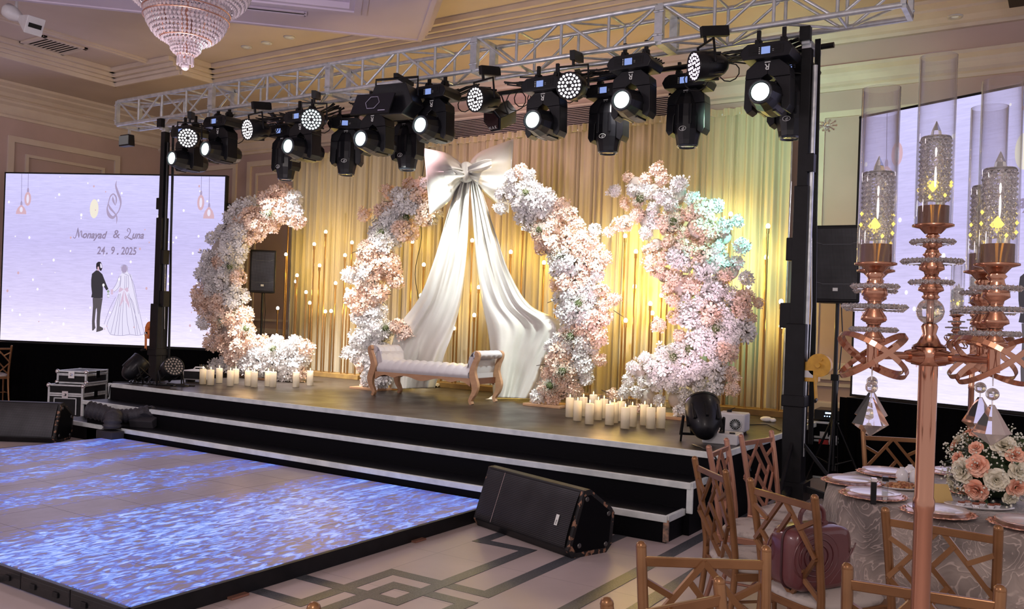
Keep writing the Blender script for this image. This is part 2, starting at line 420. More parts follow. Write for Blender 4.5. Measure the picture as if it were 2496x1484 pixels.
# long wall grille
gr = thing('wall_grille', 'long horizontal slatted air grille high on the back wall', 'air grille', (-7.05, WY-.135, 4.21))
g = G()
for a, b_, c, e in ((-2.6, 2.6, .37, .4), (-2.6, 2.6, 0, .03), (-2.6, -2.57, 0, .4), (2.57, 2.6, 0, .4)): g.box(((a+b_)/2, .05, (c+e)/2), (b_-a, 0.17, e-c))
g.build('grille_frame', M_mould, gr)
G().box((0, 0.02, .2), (5.14, 0.01, .36)).build('grille_backing', M_black, gr)
g = G()
for k in range(14): g.bar((-2.57, -0.012, .045+k*.0245), (2.57, -0.012, .045+k*.0245), 0.012, 0.009, upv=(0, 0, 1))
g.build('slat', pm('grille_slat', (0.55, 0.48, 0.45), 0.5), gr)
# white ceiling projector / spotlight on a bracket at top left
p = onz(45, 40, 5.0)
t = thing('ceiling_projector', 'white ceiling fixture with long tapered body and square head on a bracket', 'projector', (p.x, p.y, 5.0))
a = onw(10, 20, (Vector(p)-C0).dot(FW))-p; b2 = onw(52, 45, (Vector(p)-C0).dot(FW))-p; c2 = onw(82, 62, (Vector(p)-C0).dot(FW)-.15)-p
g = G(); g.tube([a, a+(b2-a)*.15, a+(b2-a)*.5, a+(b2-a)*.9, b2], .1, 16, rs=[.04, .085, .09, .055, .04]); g.build('body', M_white, t)
d = (c2-b2)
g = G(); q = d.to_track_quat('Z', 'Y').to_matrix().to_4x4()
g.box((0, 0, d.length*.55), (.07, .07, d.length*1.1), T(*b2) @ q, taper=(3.0, 3.0)); g.build('flared_head', M_white, t, bevel=0.006)
g = G(); g.box((0, 0, d.length*1.1+.004), (.15, .05, .006), T(*b2) @ q); g.build('dark_window', M_black, t)
g = G(); mid = a+(b2-a)*.7; g.tube([mid, mid+Vector((0, 0, .2)), (mid.x, mid.y, ZT-5.0)], .018); g.box((mid.x, mid.y, ZT-5.0-.01), (.2, .2, .03)); g.build('bracket', M_white, t)

# =================================================================== STAGE
M_deck = pm('stage_deck', (0.05, 0.040, 0.034), 0.3, col2=(0.038, 0.029, 0.024), nscale=2.5, rough2=0.42, bump=0.05, bscale=90)
M_stageside = pm('stage_side', (0.0025, 0.0025, 0.004), 0.6, spec=.12)
SX0 = -10.42
stage = thing('stage', 'wide black stage with two steps and white metal edge trim', 'stage', (-6.4, 8.5, 0))
lv = [(6.02, -2.45, 0.2, 'step'), (6.35, -2.40, 0.4, 'step'), (6.70, -2.30, 0.6, 'platform')]
for i, (y0, x1, z, nm) in enumerate(lv):
    yb = lv[i+1][0]+0.0 if i < 2 else 10.5
    g = G(); g.box(((SX0+x1)/2, (y0+yb)/2, (z-.014)/2), (x1-SX0, yb-y0, z-.014)); 
    g.box(((SX0+x1)/2, (y0+yb)/2, z-.007), (x1-SX0-.004, yb-y0-.004, .014), mi=1)
    st = g.build(nm, [M_stageside, M_deck if i == 2 else pm('step_top', (0.006, 0.006, 0.008), 0.4, spec=.25)], stage, world=True)
    tr = G(); th = 0.05
    tr.box(((SX0+x1)/2, y0-.006, z-th/2+.004), (x1-SX0+.02, .03, th))
    tr.box((x1+.004, (y0+(lv[i+1][0] if i < 2 else 10.5))/2, z-th/2+.004), (.03, (lv[i+1][0] if i < 2 else 10.5)-y0, th))
    if i == 1: tr.box((x1, y0-.004, z-.13), (.05, .02, .2))
    tr.box((SX0, y0-.004, z-.1), (.03, .02, .2))
    tr.build('edge_trim', M_alutrim, st, world=True, bevel=0.004)
    if i == 0:
        tr = G(); tr.box((x1, y0-.004, .09), (.04, .02, .16)); tr.build('corner_trim', pm('worn_corner', (0.5, 0.3, 0.2), 0.6, col2=(.12, .1, .09), nscale=25), st, world=True)

# LED dance floor
m = bpy.data.materials.new('led_water_picture'); m.use_nodes = True; nt = m.node_tree; b = nt.nodes['Principled BSDF']
tc = _n(nt, 'ShaderNodeTexCoord'); sp = _n(nt, 'ShaderNodeSeparateXYZ'); nt.links.new(tc.outputs['Object'], sp.inputs[0])
def noise_tex(scale, vec_scale, detail=4, rough=0.55, dist=0.0):
    mp = _n(nt, 'ShaderNodeMapping'); mp.inputs['Scale'].default_value = vec_scale; mp.inputs['Rotation'].default_value = (0, 0, math.radians(-2))
    nt.links.new(tc.outputs['Object'], mp.inputs[0])
    n = _n(nt, 'ShaderNodeTexNoise'); n.inputs['Scale'].default_value = scale; n.inputs['Detail'].default_value = detail; n.inputs['Roughness'].default_value = rough; n.inputs['Distortion'].default_value = dist
    nt.links.new(mp.outputs[0], n.inputs['Vector']); return n
def mathn(op, a, b_=None, c=None):
    n = _n(nt, 'ShaderNodeMath', operation=op)
    for i, x in enumerate((a, b_, c)):
        if x is None: continue
        if isinstance(x, (int, float)): n.inputs[i].default_value = x
        else: nt.links.new(x, n.inputs[i])
    return n.outputs[0]
fine = noise_tex(8.5, (2.4, 0.9, 1), 5, 0.6, 1.0)
broad = noise_tex(1.0, (1.0, 0.16, 1), 2, 0.5)
patch = noise_tex(0.9, (1, .7, 1), 2)
streak = noise_tex(5.0, (3.0, 0.13, 1), 4, 0.6)
# calmer sand bands between the waves: centred on x of the panel
def bump1(x0, wdt): return mathn('MAXIMUM', mathn('SUBTRACT', 1.0, mathn('DIVIDE', mathn('ABSOLUTE', mathn('SUBTRACT', mathn('ADD', sp.outputs[0], mathn('MULTIPLY', mathn('SUBTRACT', patch.outputs[0], 0.5), 0.9)), x0)), wdt)), 0.0)
sand = mathn('MAXIMUM', bump1(-0.75, 0.28), mathn('MAXIMUM', bump1(0.55, 0.42), mathn('MULTIPLY', bump1(-1.5, 0.2), 0.7)))
far = _n(nt, 'ShaderNodeMapRange'); nt.links.new(sp.outputs[1], far.inputs[0]); far.inputs[1].default_value = 0.6; far.inputs[2].default_value = 1.7
wv = mathn('ADD', mathn('MULTIPLY', fine.outputs[0], mathn('SUBTRACT', 1.0, mathn('MULTIPLY', far.outputs[0], 0.7))), mathn('MULTIPLY', streak.outputs[0], mathn('MULTIPLY', far.outputs[0], 0.7)))
wv = mathn('ADD', wv, mathn('MULTIPLY', mathn('SUBTRACT', broad.outputs[0], 0.5), 0.2))
lf = _n(nt, 'ShaderNodeMapRange'); nt.links.new(sp.outputs[0], lf.inputs[0]); lf.inputs[1].default_value = -2.6; lf.inputs[2].default_value = 2.0; lf.inputs[3].default_value = -0.03; lf.inputs[4].default_value = 0.045
wv = mathn('ADD', wv, lf.outputs[0])
wv = mathn('SUBTRACT', wv, mathn('MULTIPLY', sand, 0.26))
rp = _n(nt, 'ShaderNodeValToRGB'); nt.links.new(wv, rp.inputs[0]); e = rp.color_ramp.elements
cols = [(0.0, srgb(98, 84, 90)), (0.44, srgb(112, 96, 108)), (0.495, srgb(98, 92, 160)), (0.54, srgb(84, 104, 205)), (0.60, srgb(118, 152, 240)), (0.68, srgb(165, 190, 252))]
e[0].position = 0; e[0].color = (*cols[0][1], 1); e[1].position = 1; e[1].color = (*srgb(205, 215, 255), 1)
for p_, c_ in cols[1:]:
    q_ = e.new(p_); q_.color = (*c_, 1)
nt.links.new(rp.outputs[0], b.inputs['Emission Color']); b.inputs['Emission Strength'].default_value = 1.0
b.inputs['Base Color'].default_value = (0.03, 0.03, 0.035, 1); b.inputs['Roughness'].default_value = 0.35
M_water = m
LX0, LX1, LY0, LY1 = -9.2, -3.9, 2.66, 5.985
lf_ = thing('led_dance_floor', 'low LED dance floor panel showing blue rippling water', 'dance floor', ((LX0+LX1)/2, (LY0+LY1)/2, 0))
g = G(); g.box(((LX0+LX1)/2, (LY0+LY1)/2, .085), (LX1-LX0-.03, LY1-LY0-.03, .03)); g.build('led_surface', M_water, lf_, world=True)
g = G()
for i in range(1, 11): x = LX0+(LX1-LX0)*i/11; g.box((x, (LY0+LY1)/2, .1002), (.0016, LY1-LY0-.04, .0004))
for i in range(1, 7): y = LY0+(LY1-LY0)*i/7; g.box(((LX0+LX1)/2, y, .1002), (LX1-LX0-.04, .0016, .0004))
g.build('panel_seams', pm('seam', (0.03, 0.03, 0.05), 0.6), lf_, world=True)
for i in range(11):
    a = LX0+(LX1-LX0)*i/11; c = LX0+(LX1-LX0)*(i+1)/11
    g = G(); g.box(((a+c)/2, LY0-.012, .055), (c-a-.006, .03, .095)); g.box(((a+c)/2, LY0-.022, .07), (c-a-.02, .012, .03))
    for s in (-.11, .11): g.box(((a+c)/2+s, LY0-.03, .05), (.05, .012, .03), mi=1)
    g.build('side_panel', [M_blackgloss, M_black], lf_, world=True, bevel=0.003)
g = G(); g.box((LX1+.005, (LY0+LY1)/2, .05), (.03, LY1-LY0, .098)); g.box((LX0-.005, (LY0+LY1)/2, .05), (.03, LY1-LY0, .098)); g.box(((LX0+LX1)/2, LY1, .05), (LX1-LX0, .03, .09))
g.build('side_frame', M_black, lf_, world=True)
for y in (3.3, 4.9):
    g = G(); g.box((LX1+.035, y, .008), (.05, .12, .012)); g.build('levelling_foot', pm('copper_foot', (0.4, 0.2, 0.14), 0.4, 0.6), lf_, world=True)

# =================================================================== BIG SCREENS
SW, SH = 3.80, 2.75
ANG = math.radians(25.6)
SL0 = Vector((-14.78, 7.53, 0.97)); SLd = Vector((math.cos(ANG), math.sin(ANG), 0)); SLn = Vector((math.sin(ANG), -math.cos(ANG), 0))
def scr(px, py):
    d = ray(px, py); t = (SL0-C0).dot(SLn)/d.dot(SLn); p = C0+d*t-SL0
    return (p.dot(SLd), p.z)
m = bpy.data.materials.new('screen_lavender'); m.use_nodes = True; nt = m.node_tree; b = nt.nodes['Principled BSDF']
tc = _n(nt, 'ShaderNodeTexCoord'); sp = _n(nt, 'ShaderNodeSeparateXYZ'); nt.links.new(tc.outputs['Object'], sp.inputs[0])
gr1 = _n(nt, 'ShaderNodeMapRange'); nt.links.new(sp.outputs[2], gr1.inputs[0]); gr1.inputs[1].default_value = 0; gr1.inputs[2].default_value = 2.75
rp = _n(nt, 'ShaderNodeValToRGB'); nt.links.new(gr1.outputs[0], rp.inputs[0]); e = rp.color_ramp.elements
e[0].position = 0.02; e[0].color = (*srgb(240, 232, 252), 1); e[1].position = 0.95; e[1].color = (*srgb(205, 200, 246), 1)
q_ = e.new(0.25); q_.color = (*srgb(214, 204, 242), 1); q_ = e.new(0.6); q_.color = (*srgb(196, 188, 236), 1)
fib = noise_tex(9, (0.5, 1, 7), 6, 0.7); 
mr = _n(nt, 'ShaderNodeMapRange'); nt.links.new(fib.outputs[0], mr.inputs[0]); mr.inputs[1].default_value = 0.3; mr.inputs[2].default_value = 0.7; mr.inputs[3].default_value = 0.86; mr.inputs[4].default_value = 1.08
mx = _n(nt, 'ShaderNodeMix', data_type='RGBA', blend_type='MULTIPLY'); mx.inputs[0].default_value = 1; nt.links.new(rp.outputs[0], mx.inputs[6]); nt.links.new(mr.outputs[0], mx.inputs[7])
nt.links.new(mx.outputs[2], b.inputs['Emission Color']); b.inputs['Emission Strength'].default_value = 1.12
b.inputs['Base Color'].default_value = (0.02, 0.02, 0.02, 1); b.inputs['Roughness'].default_value = 0.6
scm = [m, em('screen_mauve', srgb(172, 156, 190)), em('screen_suit', srgb(46, 44, 52)), em('screen_trousers', srgb(84, 78, 84)), em('screen_hair', srgb(30, 24, 36)),
       em('screen_line', srgb(150, 142, 180)), em('screen_blush', srgb(216, 188, 214)), em('screen_white', srgb(255, 248, 255), 1.1), em('screen_yellow', srgb(242, 234, 218)), em('screen_text', srgb(146, 132, 164)), em('screen_green', srgb(150, 165, 150)), em('screen_glass', srgb(214, 176, 190)), em('screen_dress', srgb(232, 226, 250))]
g = G()
g.box((SW/2, 0, SH/2), (SW-.02, .03, SH-.02), mi=0)
_ly = [-0.0165]
def poly(pts, mi, conv=None):
    _ly[0] -= 0.00008
    q = [(u, _ly[0], v) for u, v in pts]; n = len(q)
    cx = sum(a[0] for a in q)/n; cz = sum(a[2] for a in q)/n
    g.add(q, [tuple(range(n))], mi)
def ell(cu, cv, ru, rv, mi, n=20, rot=0):
    poly([(cu+ru*math.cos(2*PI*i/n)*math.cos(rot)-rv*math.sin(2*PI*i/n)*math.sin(rot), cv+ru*math.cos(2*PI*i/n)*math.sin(rot)+rv*math.sin(2*PI*i/n)*math.cos(rot)) for i in range(n)], mi)
def smooth_pts(pts, k=6):
    out = []; n = len(pts)
    for i in range(n-1):
        p0, p1, p2, p3 = pts[max(i-1, 0)], pts[i], pts[i+1], pts[min(i+2, n-1)]
        for j in range(k):
            t = j/k
            out.append(tuple(0.5*((2*b_)+(-a+c)*t+(2*a-5*b_+4*c-d)*t*t+(-a+3*b_-3*c+d)*t**3) for a, b_, c, d in zip(p0, p1, p2, p3)))
    out.append(pts[-1]); return out
def stroke(pts, mi, k=5, wfix=None):           # pts (u, v, width)
    _ly[0] -= 0.00008
    if wfix: pts = [(a, b_, wfix) for a, b_ in pts]
    pts = smooth_pts(pts, k); n = len(pts); L = []; R = []
    for i in range(n):
        a = pts[max(i-1, 0)]; c = pts[min(i+1, n-1)]; dx, dy = c[0]-a[0], c[1]-a[1]; l = math.hypot(dx, dy) or 1
        nx, ny = -dy/l, dx/l; h = max(pts[i][2], 0.001)/2
        L.append((pts[i][0]+nx*h, _ly[0], pts[i][1]+ny*h)); R.append((pts[i][0]-nx*h, _ly[0], pts[i][1]-ny*h))
    g.add(L+R, [(i, n+i, n+i+1, i+1) for i in range(n-1)], mi)
PXM = 2124.5/14.0
def S2(x, y): return scr(160+x/6.746, 420+y/6.746)
def S3(x, y): return scr(180+x/6.745, 620+y/6.745)
ks = 1/(6.746*PXM)
st1 = [(850,135,4),(835,220,26),(866,330,40),(903,430,40),(916,520,25),(890,620,18),(845,690,20),(785,745,48),(722,700,55),(694,600,25),(715,500,16),(745,400,20),(795,358,22),(838,410,25),(842,480,22),(825,550,4)]
stroke([(*S2(x, y), w_*ks) for x, y, w_ in st1], 1)
stroke([(*S2(x, y), w_*ks) for x, y, w_ in [(784,400,8),(792,465,36),(826,548,4)]], 1)
stroke([(*S2(x, y), w_*ks) for x, y, w_ in [(712,515,8),(742,590,36),(808,665,26),(846,722,24),(852,780,20),(846,850,3)]], 1)
ell(*scr(231, 509), 0.075, 0.155, 8); 
def put_text(body, px, py, size, sh=0.35, bold=0.006, wscale=1.0, mi=9):
    _ly[0] -= 0.0001
    u, v_ = scr(px, py); text_g(g, body, size, T(u, _ly[0], v_) @ RX(PI/2) @ Matrix.Diagonal((wscale, 1, 1, 1)), mi, sh, bold)
def script(glyphs, x0, y0, sc_, mi=9):
    for pts in glyphs: stroke([(*S2(x0+x*sc_, y0+y*sc_), w_*ks*sc_) for x, y, w_ in pts], mi, 5)
put_text('onayad', 201.5, 580, 0.165, 0.35, 0.005, 0.86)
script([[(0,0,10),(15,28,14),(45,10,14),(85,-140,14),(90,-148,6)], [(86,-148,10),(92,-60,26),(100,25,10)], [(100,25,6),(128,-80,12),(150,-95,16),(150,-30,22),(160,12,16),(172,10,5)]], 135, 1055, 0.92)
put_text('&', 276, 580, 0.19, 0.1, 0.002, 1.0)
put_text('una', 322, 581, 0.165, 0.35, 0.005, 0.86)
script([[(60,-100,12),(40,-128,14),(62,-160,12),(92,-135,16),(85,-80,16),(45,-20,16),(10,15,14),(-5,-5,12),(20,-22,12),(70,8,22),(115,28,26),(132,16,6)]], 985, 1075, 0.95)
put_text('24', 237.5, 619, 0.17, 0.12, 0.004, 0.8); put_text('.', 259, 619, 0.16); put_text('9', 271, 619, 0.17, 0.1, 0.004, 0.8); put_text('.', 285.5, 620, 0.16); put_text('2025', 296, 620, 0.17, 0.12, 0.004, 0.78)
# hanging glass lamps drawn in the corners
for (lx, ly0, ly1, wd, hh) in ((71, 424, 468, 9, 34), (55, 424, 500, 14, 22), (492.5, 430, 475, 9, 38), (512, 430, 505, 14, 28)):
    a = scr(lx, ly0+2); c = scr(lx-1, ly1); stroke([(a[0], SH-.012), c], 5, 1, 0.008)
    ell(c[0], c[1]+.02, .018, .05, 1)
    bt = scr(lx-1, ly1+hh); wdm = wd*1.0/PXM
    if hh > 30: ell(c[0], (c[1]+bt[1])/2, wdm, (c[1]-bt[1])/2, 11); ell(c[0], (c[1]+bt[1])/2, wdm*.4, (c[1]-bt[1])*.32, 12)
    else:
        h = c[1]-bt[1]; poly([(c[0]-.015, c[1]), (c[0]-wdm*.7, c[1]-h*.35), (c[0]-wdm*.95, c[1]-h*.7), (c[0]-wdm, bt[1]), (c[0]+wdm, bt[1]), (c[0]+wdm*.95, c[1]-h*.7), (c[0]+wdm*.7, c[1]-h*.35), (c[0]+.015, c[1])], 11); ell(c[0], c[1]-h*.5, wdm*.3, h*.3, 12)
# man
for pts, mi in (([(385,252),(377,200),(382,150),(410,122),(448,122),(468,148),(478,190),(480,225),(465,270),(440,268),(425,230)], 4),
    ([(444,150),(462,150),(474,190),(476,222),(452,226),(444,200)], 12),
    ([(400,205),(424,200),(430,250),(420,272),(396,268)], 11),
    ([(380,260),(310,320),(297,420),(297,520),(310,640),(297,705),(380,725),(485,715),(490,560),(486,500),(545,592),(580,570),(545,490),(480,325),(420,270)], 2),
    ([(320,715),(485,720),(470,820),(448,980),(440,1100),(437,1190),(388,1195),(385,1100),(392,960),(388,880),(375,900),(365,1000),(356,1100),(362,1190),(312,1200),(310,1100),(325,850)], 3),
    ([(388,1185),(440,1180),(492,1208),(492,1240),(440,1262),(380,1276)], 3), ([(312,1195),(366,1185),(366,1210),(332,1250),(312,1250)], 3)):
    poly([S3(x, y) for x, y in pts], mi)
# bride: pale veil and gown with drawn folds
poly([S3(x, y) for x, y in [(840,175),(893,200),(900,300),(960,340),(1020,640),(1175,1310),(1030,1330),(820,1335),(680,1328),(610,1310),(560,1150),(740,650),(760,560),(690,620),(650,590),(700,500),(760,350),(800,310),(785,230),(800,190)]], 12)
ell(*S3(840, 240), 0.052, 0.064, 1)
for ln in ([(785,230),(800,185),(845,172),(893,205),(895,290)],[(800,300),(850,320),(910,350)],[(760,350),(700,500),(650,570)],[(775,350),(770,480),(735,560),(670,620)],[(905,350),(912,480),(905,560)],
           [(750,650),(660,900),(560,1140),(575,1240),(610,1310)],[(610,1310),(680,1328),(820,1333),(930,1315),(1030,1330),(1110,1325),(1175,1305)],[(915,310),(1000,500),(1060,800),(1170,1300)],[(760,650),(700,950),(620,1300)],
           [(780,640),(740,980),(680,1325)],[(800,700),(770,1000),(740,1325)],[(830,760),(810,1050),(812,1330)],[(870,800),(890,1100),(930,1310)],[(900,660),(960,900),(1030,1325)],[(915,640),(1010,950),(1110,1320)],[(930,700),(1000,850),(1060,1320)],
           [(790,350),(780,480),(770,560)],[(850,350),(850,450),(845,560)],[(880,350),(880,470),(870,560)],[(940,320),(1000,600),(1080,980)],[(700,700),(600,900),(510,1150)]):
    stroke([S3(x, y) for x, y in ln], 5, 4, 0.0065)
for pts in ([(835,570),(770,540),(750,600),(760,625),(800,600)],[(835,570),(900,540),(912,600),(885,620)],[(835,585),(800,700),(760,870),(830,760)],[(840,585),(860,750),(925,890),(920,790)]): poly([S3(x, y) for x, y in pts], 6)
for i in range(9): ell(*S3(600+40*math.cos(i*2.1), 640+50*math.sin(i*1.7)), .022, .022, (6, 10, 12)[i % 3], 10)
r2 = random.Random(4)
for i in range(70):
    u, v_ = r2.uniform(.05, SW-.05), r2.uniform(.05, SH-.05); s_ = r2.uniform(.006, .02); ell(u, v_, s_, s_*1.3, 7 if r2.random() < .75 else 11, 8)
disp_g = g
def screen(name, loc, rz, label):
    t = thing(name, label, 'screen', loc, rz)
    d = disp_g.build('display', scm, t)
    f = G()
    for a, c in (((SW/2, .03, SH), (SW+.03, .09, .025)), ((SW/2, .03, 0), (SW+.03, .09, .025)), ((0, .03, SH/2), (.025, .09, SH)), ((SW, .03, SH/2), (.025, .09, SH))): f.box(a, c)
    f.box((SW/2, .06, SH/2), (SW, .06, SH)); 
    for z in (.5, 1.4, 2.3): f.box((SW+.03, .08, z), (.06, .08, .05))
    f.build('frame', M_black, t)
    return t
def screen_plinth(loc, rz, label):
    t = thing('screen_plinth', label, 'plinth', loc, rz)
    g = G(); n = 90
    def f(u, v): 
        dd = .02*math.sin(u*n*1.9)*(1-v*.7); return (u*(SW+.1)-.05, -.12+dd, v*.95)
    g.surf(f, 200, 3); g.build('skirt', M_blackcloth, t)
    G().box((SW/2, .12, .475), (SW, .4, .95)).build('base', M_black, t)
screen('led_screen', SL0, ANG, 'LED screen left of the stage showing the names, date and a wedding couple')
screen_plinth((SL0.x, SL0.y, 0), ANG, 'black draped plinth under the left LED screen')
SR0 = Vector((-1.8, 9.1, 0.97)); ANR = -math.radians(24.5)
screen('led_screen', SR0, ANR, 'LED screen at the right edge behind the glass candle tubes')
screen_plinth((SR0.x, SR0.y, 0), ANR, 'black draped plinth under the right LED screen')

# =================================================================== TRUSS
TY, TZ, TH, TD = 7.55, 4.24, 0.34, 0.36
TXS = [-11.81, -9.69, -7.55, -5.42, -3.31, -1.18]
truss = thing('lighting_truss', 'long silver box truss spanning above the stage', 'truss', (-6.5, TY, TZ))
for i in range(5):
    a, c = TXS[i], TXS[i+1]
    sec = None
    for x in (a+.02, c-.02):
        g = G()
        for y in (TY, TY+TD): g.box((x, y, TZ+TH/2), (.04, .06, TH))
        for z in (TZ, TZ+TH): g.box((x, TY+TD/2, z), (.04, TD, .05))
        for y in (TY-.025, TY+TD+.0):
            for z in (TZ+.06, TZ+TH-.06): g.cyl((x-.03, y, z), (x+.03, y, z), .012, n=6)
        o = g.build('truss_section' if sec is None else 'end_frame', M_alu, truss if sec is None else sec, world=True)
        sec = sec or o
    for y in (TY, TY+TD):
        for z in (TZ, TZ+TH): G().cyl((a+.03, y, z), (c-.03, y, z), .025, n=10).build('chord', M_alu, sec, world=True)
    L = c-a
    for y in (TY, TY+TD):
        for k in range(1, 4): x = a+L*k/4; G().cyl((x, y, TZ), (x, y, TZ+TH), .016, n=8).build('brace', M_alu, sec, world=True)
        for k in range(4):
            x0, x1 = a+L*k/4+.04, a+L*(k+1)/4-.04
            z0, z1 = (TZ+TH, TZ) if k % 2 == 0 else (TZ, TZ+TH)
            G().cyl((x0, y, z0), (x1, y, z1), .014, n=8).build('brace', M_alu, sec, world=True)
    for z in (TZ, TZ+TH):
        for k in (1, 3): x = a+L*k/4; G().cyl((x, TY, z), (x, TY+TD, z), .014, n=8).build('brace', M_alu, sec, world=True)
        for k in range(4):
            x0, x1 = a+L*k/4+.04, a+L*(k+1)/4-.04; y0, y1 = (TY, TY+TD) if k % 2 == 0 else (TY+TD, TY)
            G().cyl((x0, y0, z), (x1, y1, z), .012, n=8).build('brace', M_alu, sec, world=True)

# lift towers
M_yellow = pm('winch_yellow', (0.72, 0.4, 0.05), 0.4, col2=(.6, .32, .04), nscale=20)
M_orange = pm('winch_orange', (0.75, 0.22, 0.05), 0.4)
def tower(x, y, label, wcol, sgn, wx=.16):
    t = thing('truss_lift_tower', label, 'lift tower', (x, y, 0))
    g = G(); g.box((0, 0, .9), (.17, .17, 1.5)); g.box((0, 0, .98), (.2, .2, .1)); g.build('lower_mast', M_black, t, bevel=0.008)
    g = G(); g.box((0, 0, 2.05), (.12, .12, 1.6)); g.box((sgn*.085, 0, 2.3), (.06, .1, .2)); g.box((sgn*.1, 0, 1.72), (.1, .1, .22)); g.build('middle_mast', M_black, t, bevel=0.006)
    g = G(); g.box((0, 0, 3.4), (.085, .085, 1.3)); g.box((-sgn*.06, 0, 3.05), (.07, .09, .16)); g.build('upper_mast', M_black, t, bevel=0.005)
    g = G(); g.cyl((.07, 0, .5), (.07, 0, 3.9), .022, n=8); g.build('mast_tube', M_alu if sgn < 0 else M_blackgloss, t)
    g = G(); g.box((0, 0, 4.02), (.08, .08, .14)); g.box((0, .13, 4.1), (.07, .42, .05)); 
    g.box((0, -.08, 4.16), (.09, .07, .12), mi=1)
    g.build('head_fork', [M_alu, M_black], t, bevel=0.004)
    g = G()
    for an in (PI/2, -PI/2, 0 if sgn < 0 else PI):
        g.bar((0, 0, .25), (.85*math.cos(an), .85*math.sin(an), .04), .05, .05); g.bar((0, 0, .7), (.5*math.cos(an), .5*math.sin(an), .12), .025, .025)
        g.cyl((.85*math.cos(an), .85*math.sin(an), 0), (.85*math.cos(an), .85*math.sin(an), .05), .05)
    g.box((0, 0, .2), (.24, .24, .16)); g.build('outrigger_base', M_black, t)
    # winch
    g = G()
    g.cyl((wx+.04, -.05, 1.30), (wx+.04, .03, 1.30), .095, n=28); g.cyl((wx+.04, -.06, 1.30), (wx+.04, -.05, 1.30), .1, n=28); g.box((wx-.02, -.01, 1.24), (.11, .09, .17)); g.cyl((wx+.04, -.1, 1.30), (wx+.04, -.05, 1.30), .02)
    g.cyl((wx+.06, -.08, 1.35), (wx+.06, -.06, 1.35), .012)
    wn = g.build('winch', wcol, t, lab='orange-yellow hand winch', bevel=0.004)
    g = G(); g.bar((wx+.02, -.1, 1.22), (wx+.04, -.11, 1.0), .03, .01); g.cyl((wx+.04, -.11, 1.01), (wx+.05, -.19, 1.0), .014, mi=1); g.build('crank_handle', [wcol, M_black], wn)
    g = G(); g.box((wx-.04, -.058, 1.22), (.07, .004, .06)); g.build('label_plate', M_white, wn)
    g = G(); g.tube([(.1, .02, 1.3), (.11, 0, 1.8), (.09, 0, 2.4)], .004, 6); g.tube([(-.1, 0, 2.9), (-.105, 0, 2.2)], .004, 6); g.build('lift_cable', M_chrome, t)
    g = G()
    for k in range(4): g.tube([(.05+.012*k, .07, 4.15), (.06+.012*k, .08, 3.4), (.075+.01*k, .08, 2.6), (.09+.012*k, .09, 1.6), (.1+.01*k, .1, .6)], .007, 6)
    g.build('power_cable', M_blackgloss, t)
    for z in (3.0, 1.7, 2.3): pass
    return t
tower(-2.0, 7.76, 'black truss lift tower right of the stage, with a yellow winch', M_yellow, -1)
tower(-10.72, 7.6, 'black truss lift tower left of the stage in front of the left screen', M_orange, 1, -.16)

# black rear pipe carrying the downward heads
PYR, PZR = 8.12, 4.12
g = G(); p0 = (-9.3, PYR, PZR-.03); p1 = (-1.86, PYR, PZR+.05)
g.cyl(p0, p1, .026, n=10); 
pipe_ = tag(g.build('lighting_pipe', M_blackgloss), 'thin black pipe hanging behind the silver truss', 'pipe')
g = G()
for x in (-9.0, -6.6, -4.4, -2.1): g.bar((x, TY+TD, TZ+.02), (x, PYR, PZR), .04, .04)
g.build('pipe_hanger', M_black, pipe_)

# =================================================================== MOVING HEADS, PARS, BLINDERS
M_lens_cool = em('lens_cool', (0.75, 1.0, 0.95), 3.2)
M_lens_rim = pm('lens_rim', (0.05, 0.06, 0.07), 0.15, coat=0.5)
M_screenblue = em('display_blue', (0.25, 0.35, 0.75), 1.0)
M_markw = pm('white_mark', (0.75, 0.78, 0.75), 0.5)
M_body = pm('fixture_black', (0.006, 0.0065, 0.009), 0.38, coat=0.08, col2=(0.010, 0.0105, 0.013), nscale=6, spec=.35)
M_amberband = pm('amber_reflection_panel', (0.16, 0.12, 0.03), 0.3, coat=0.4)

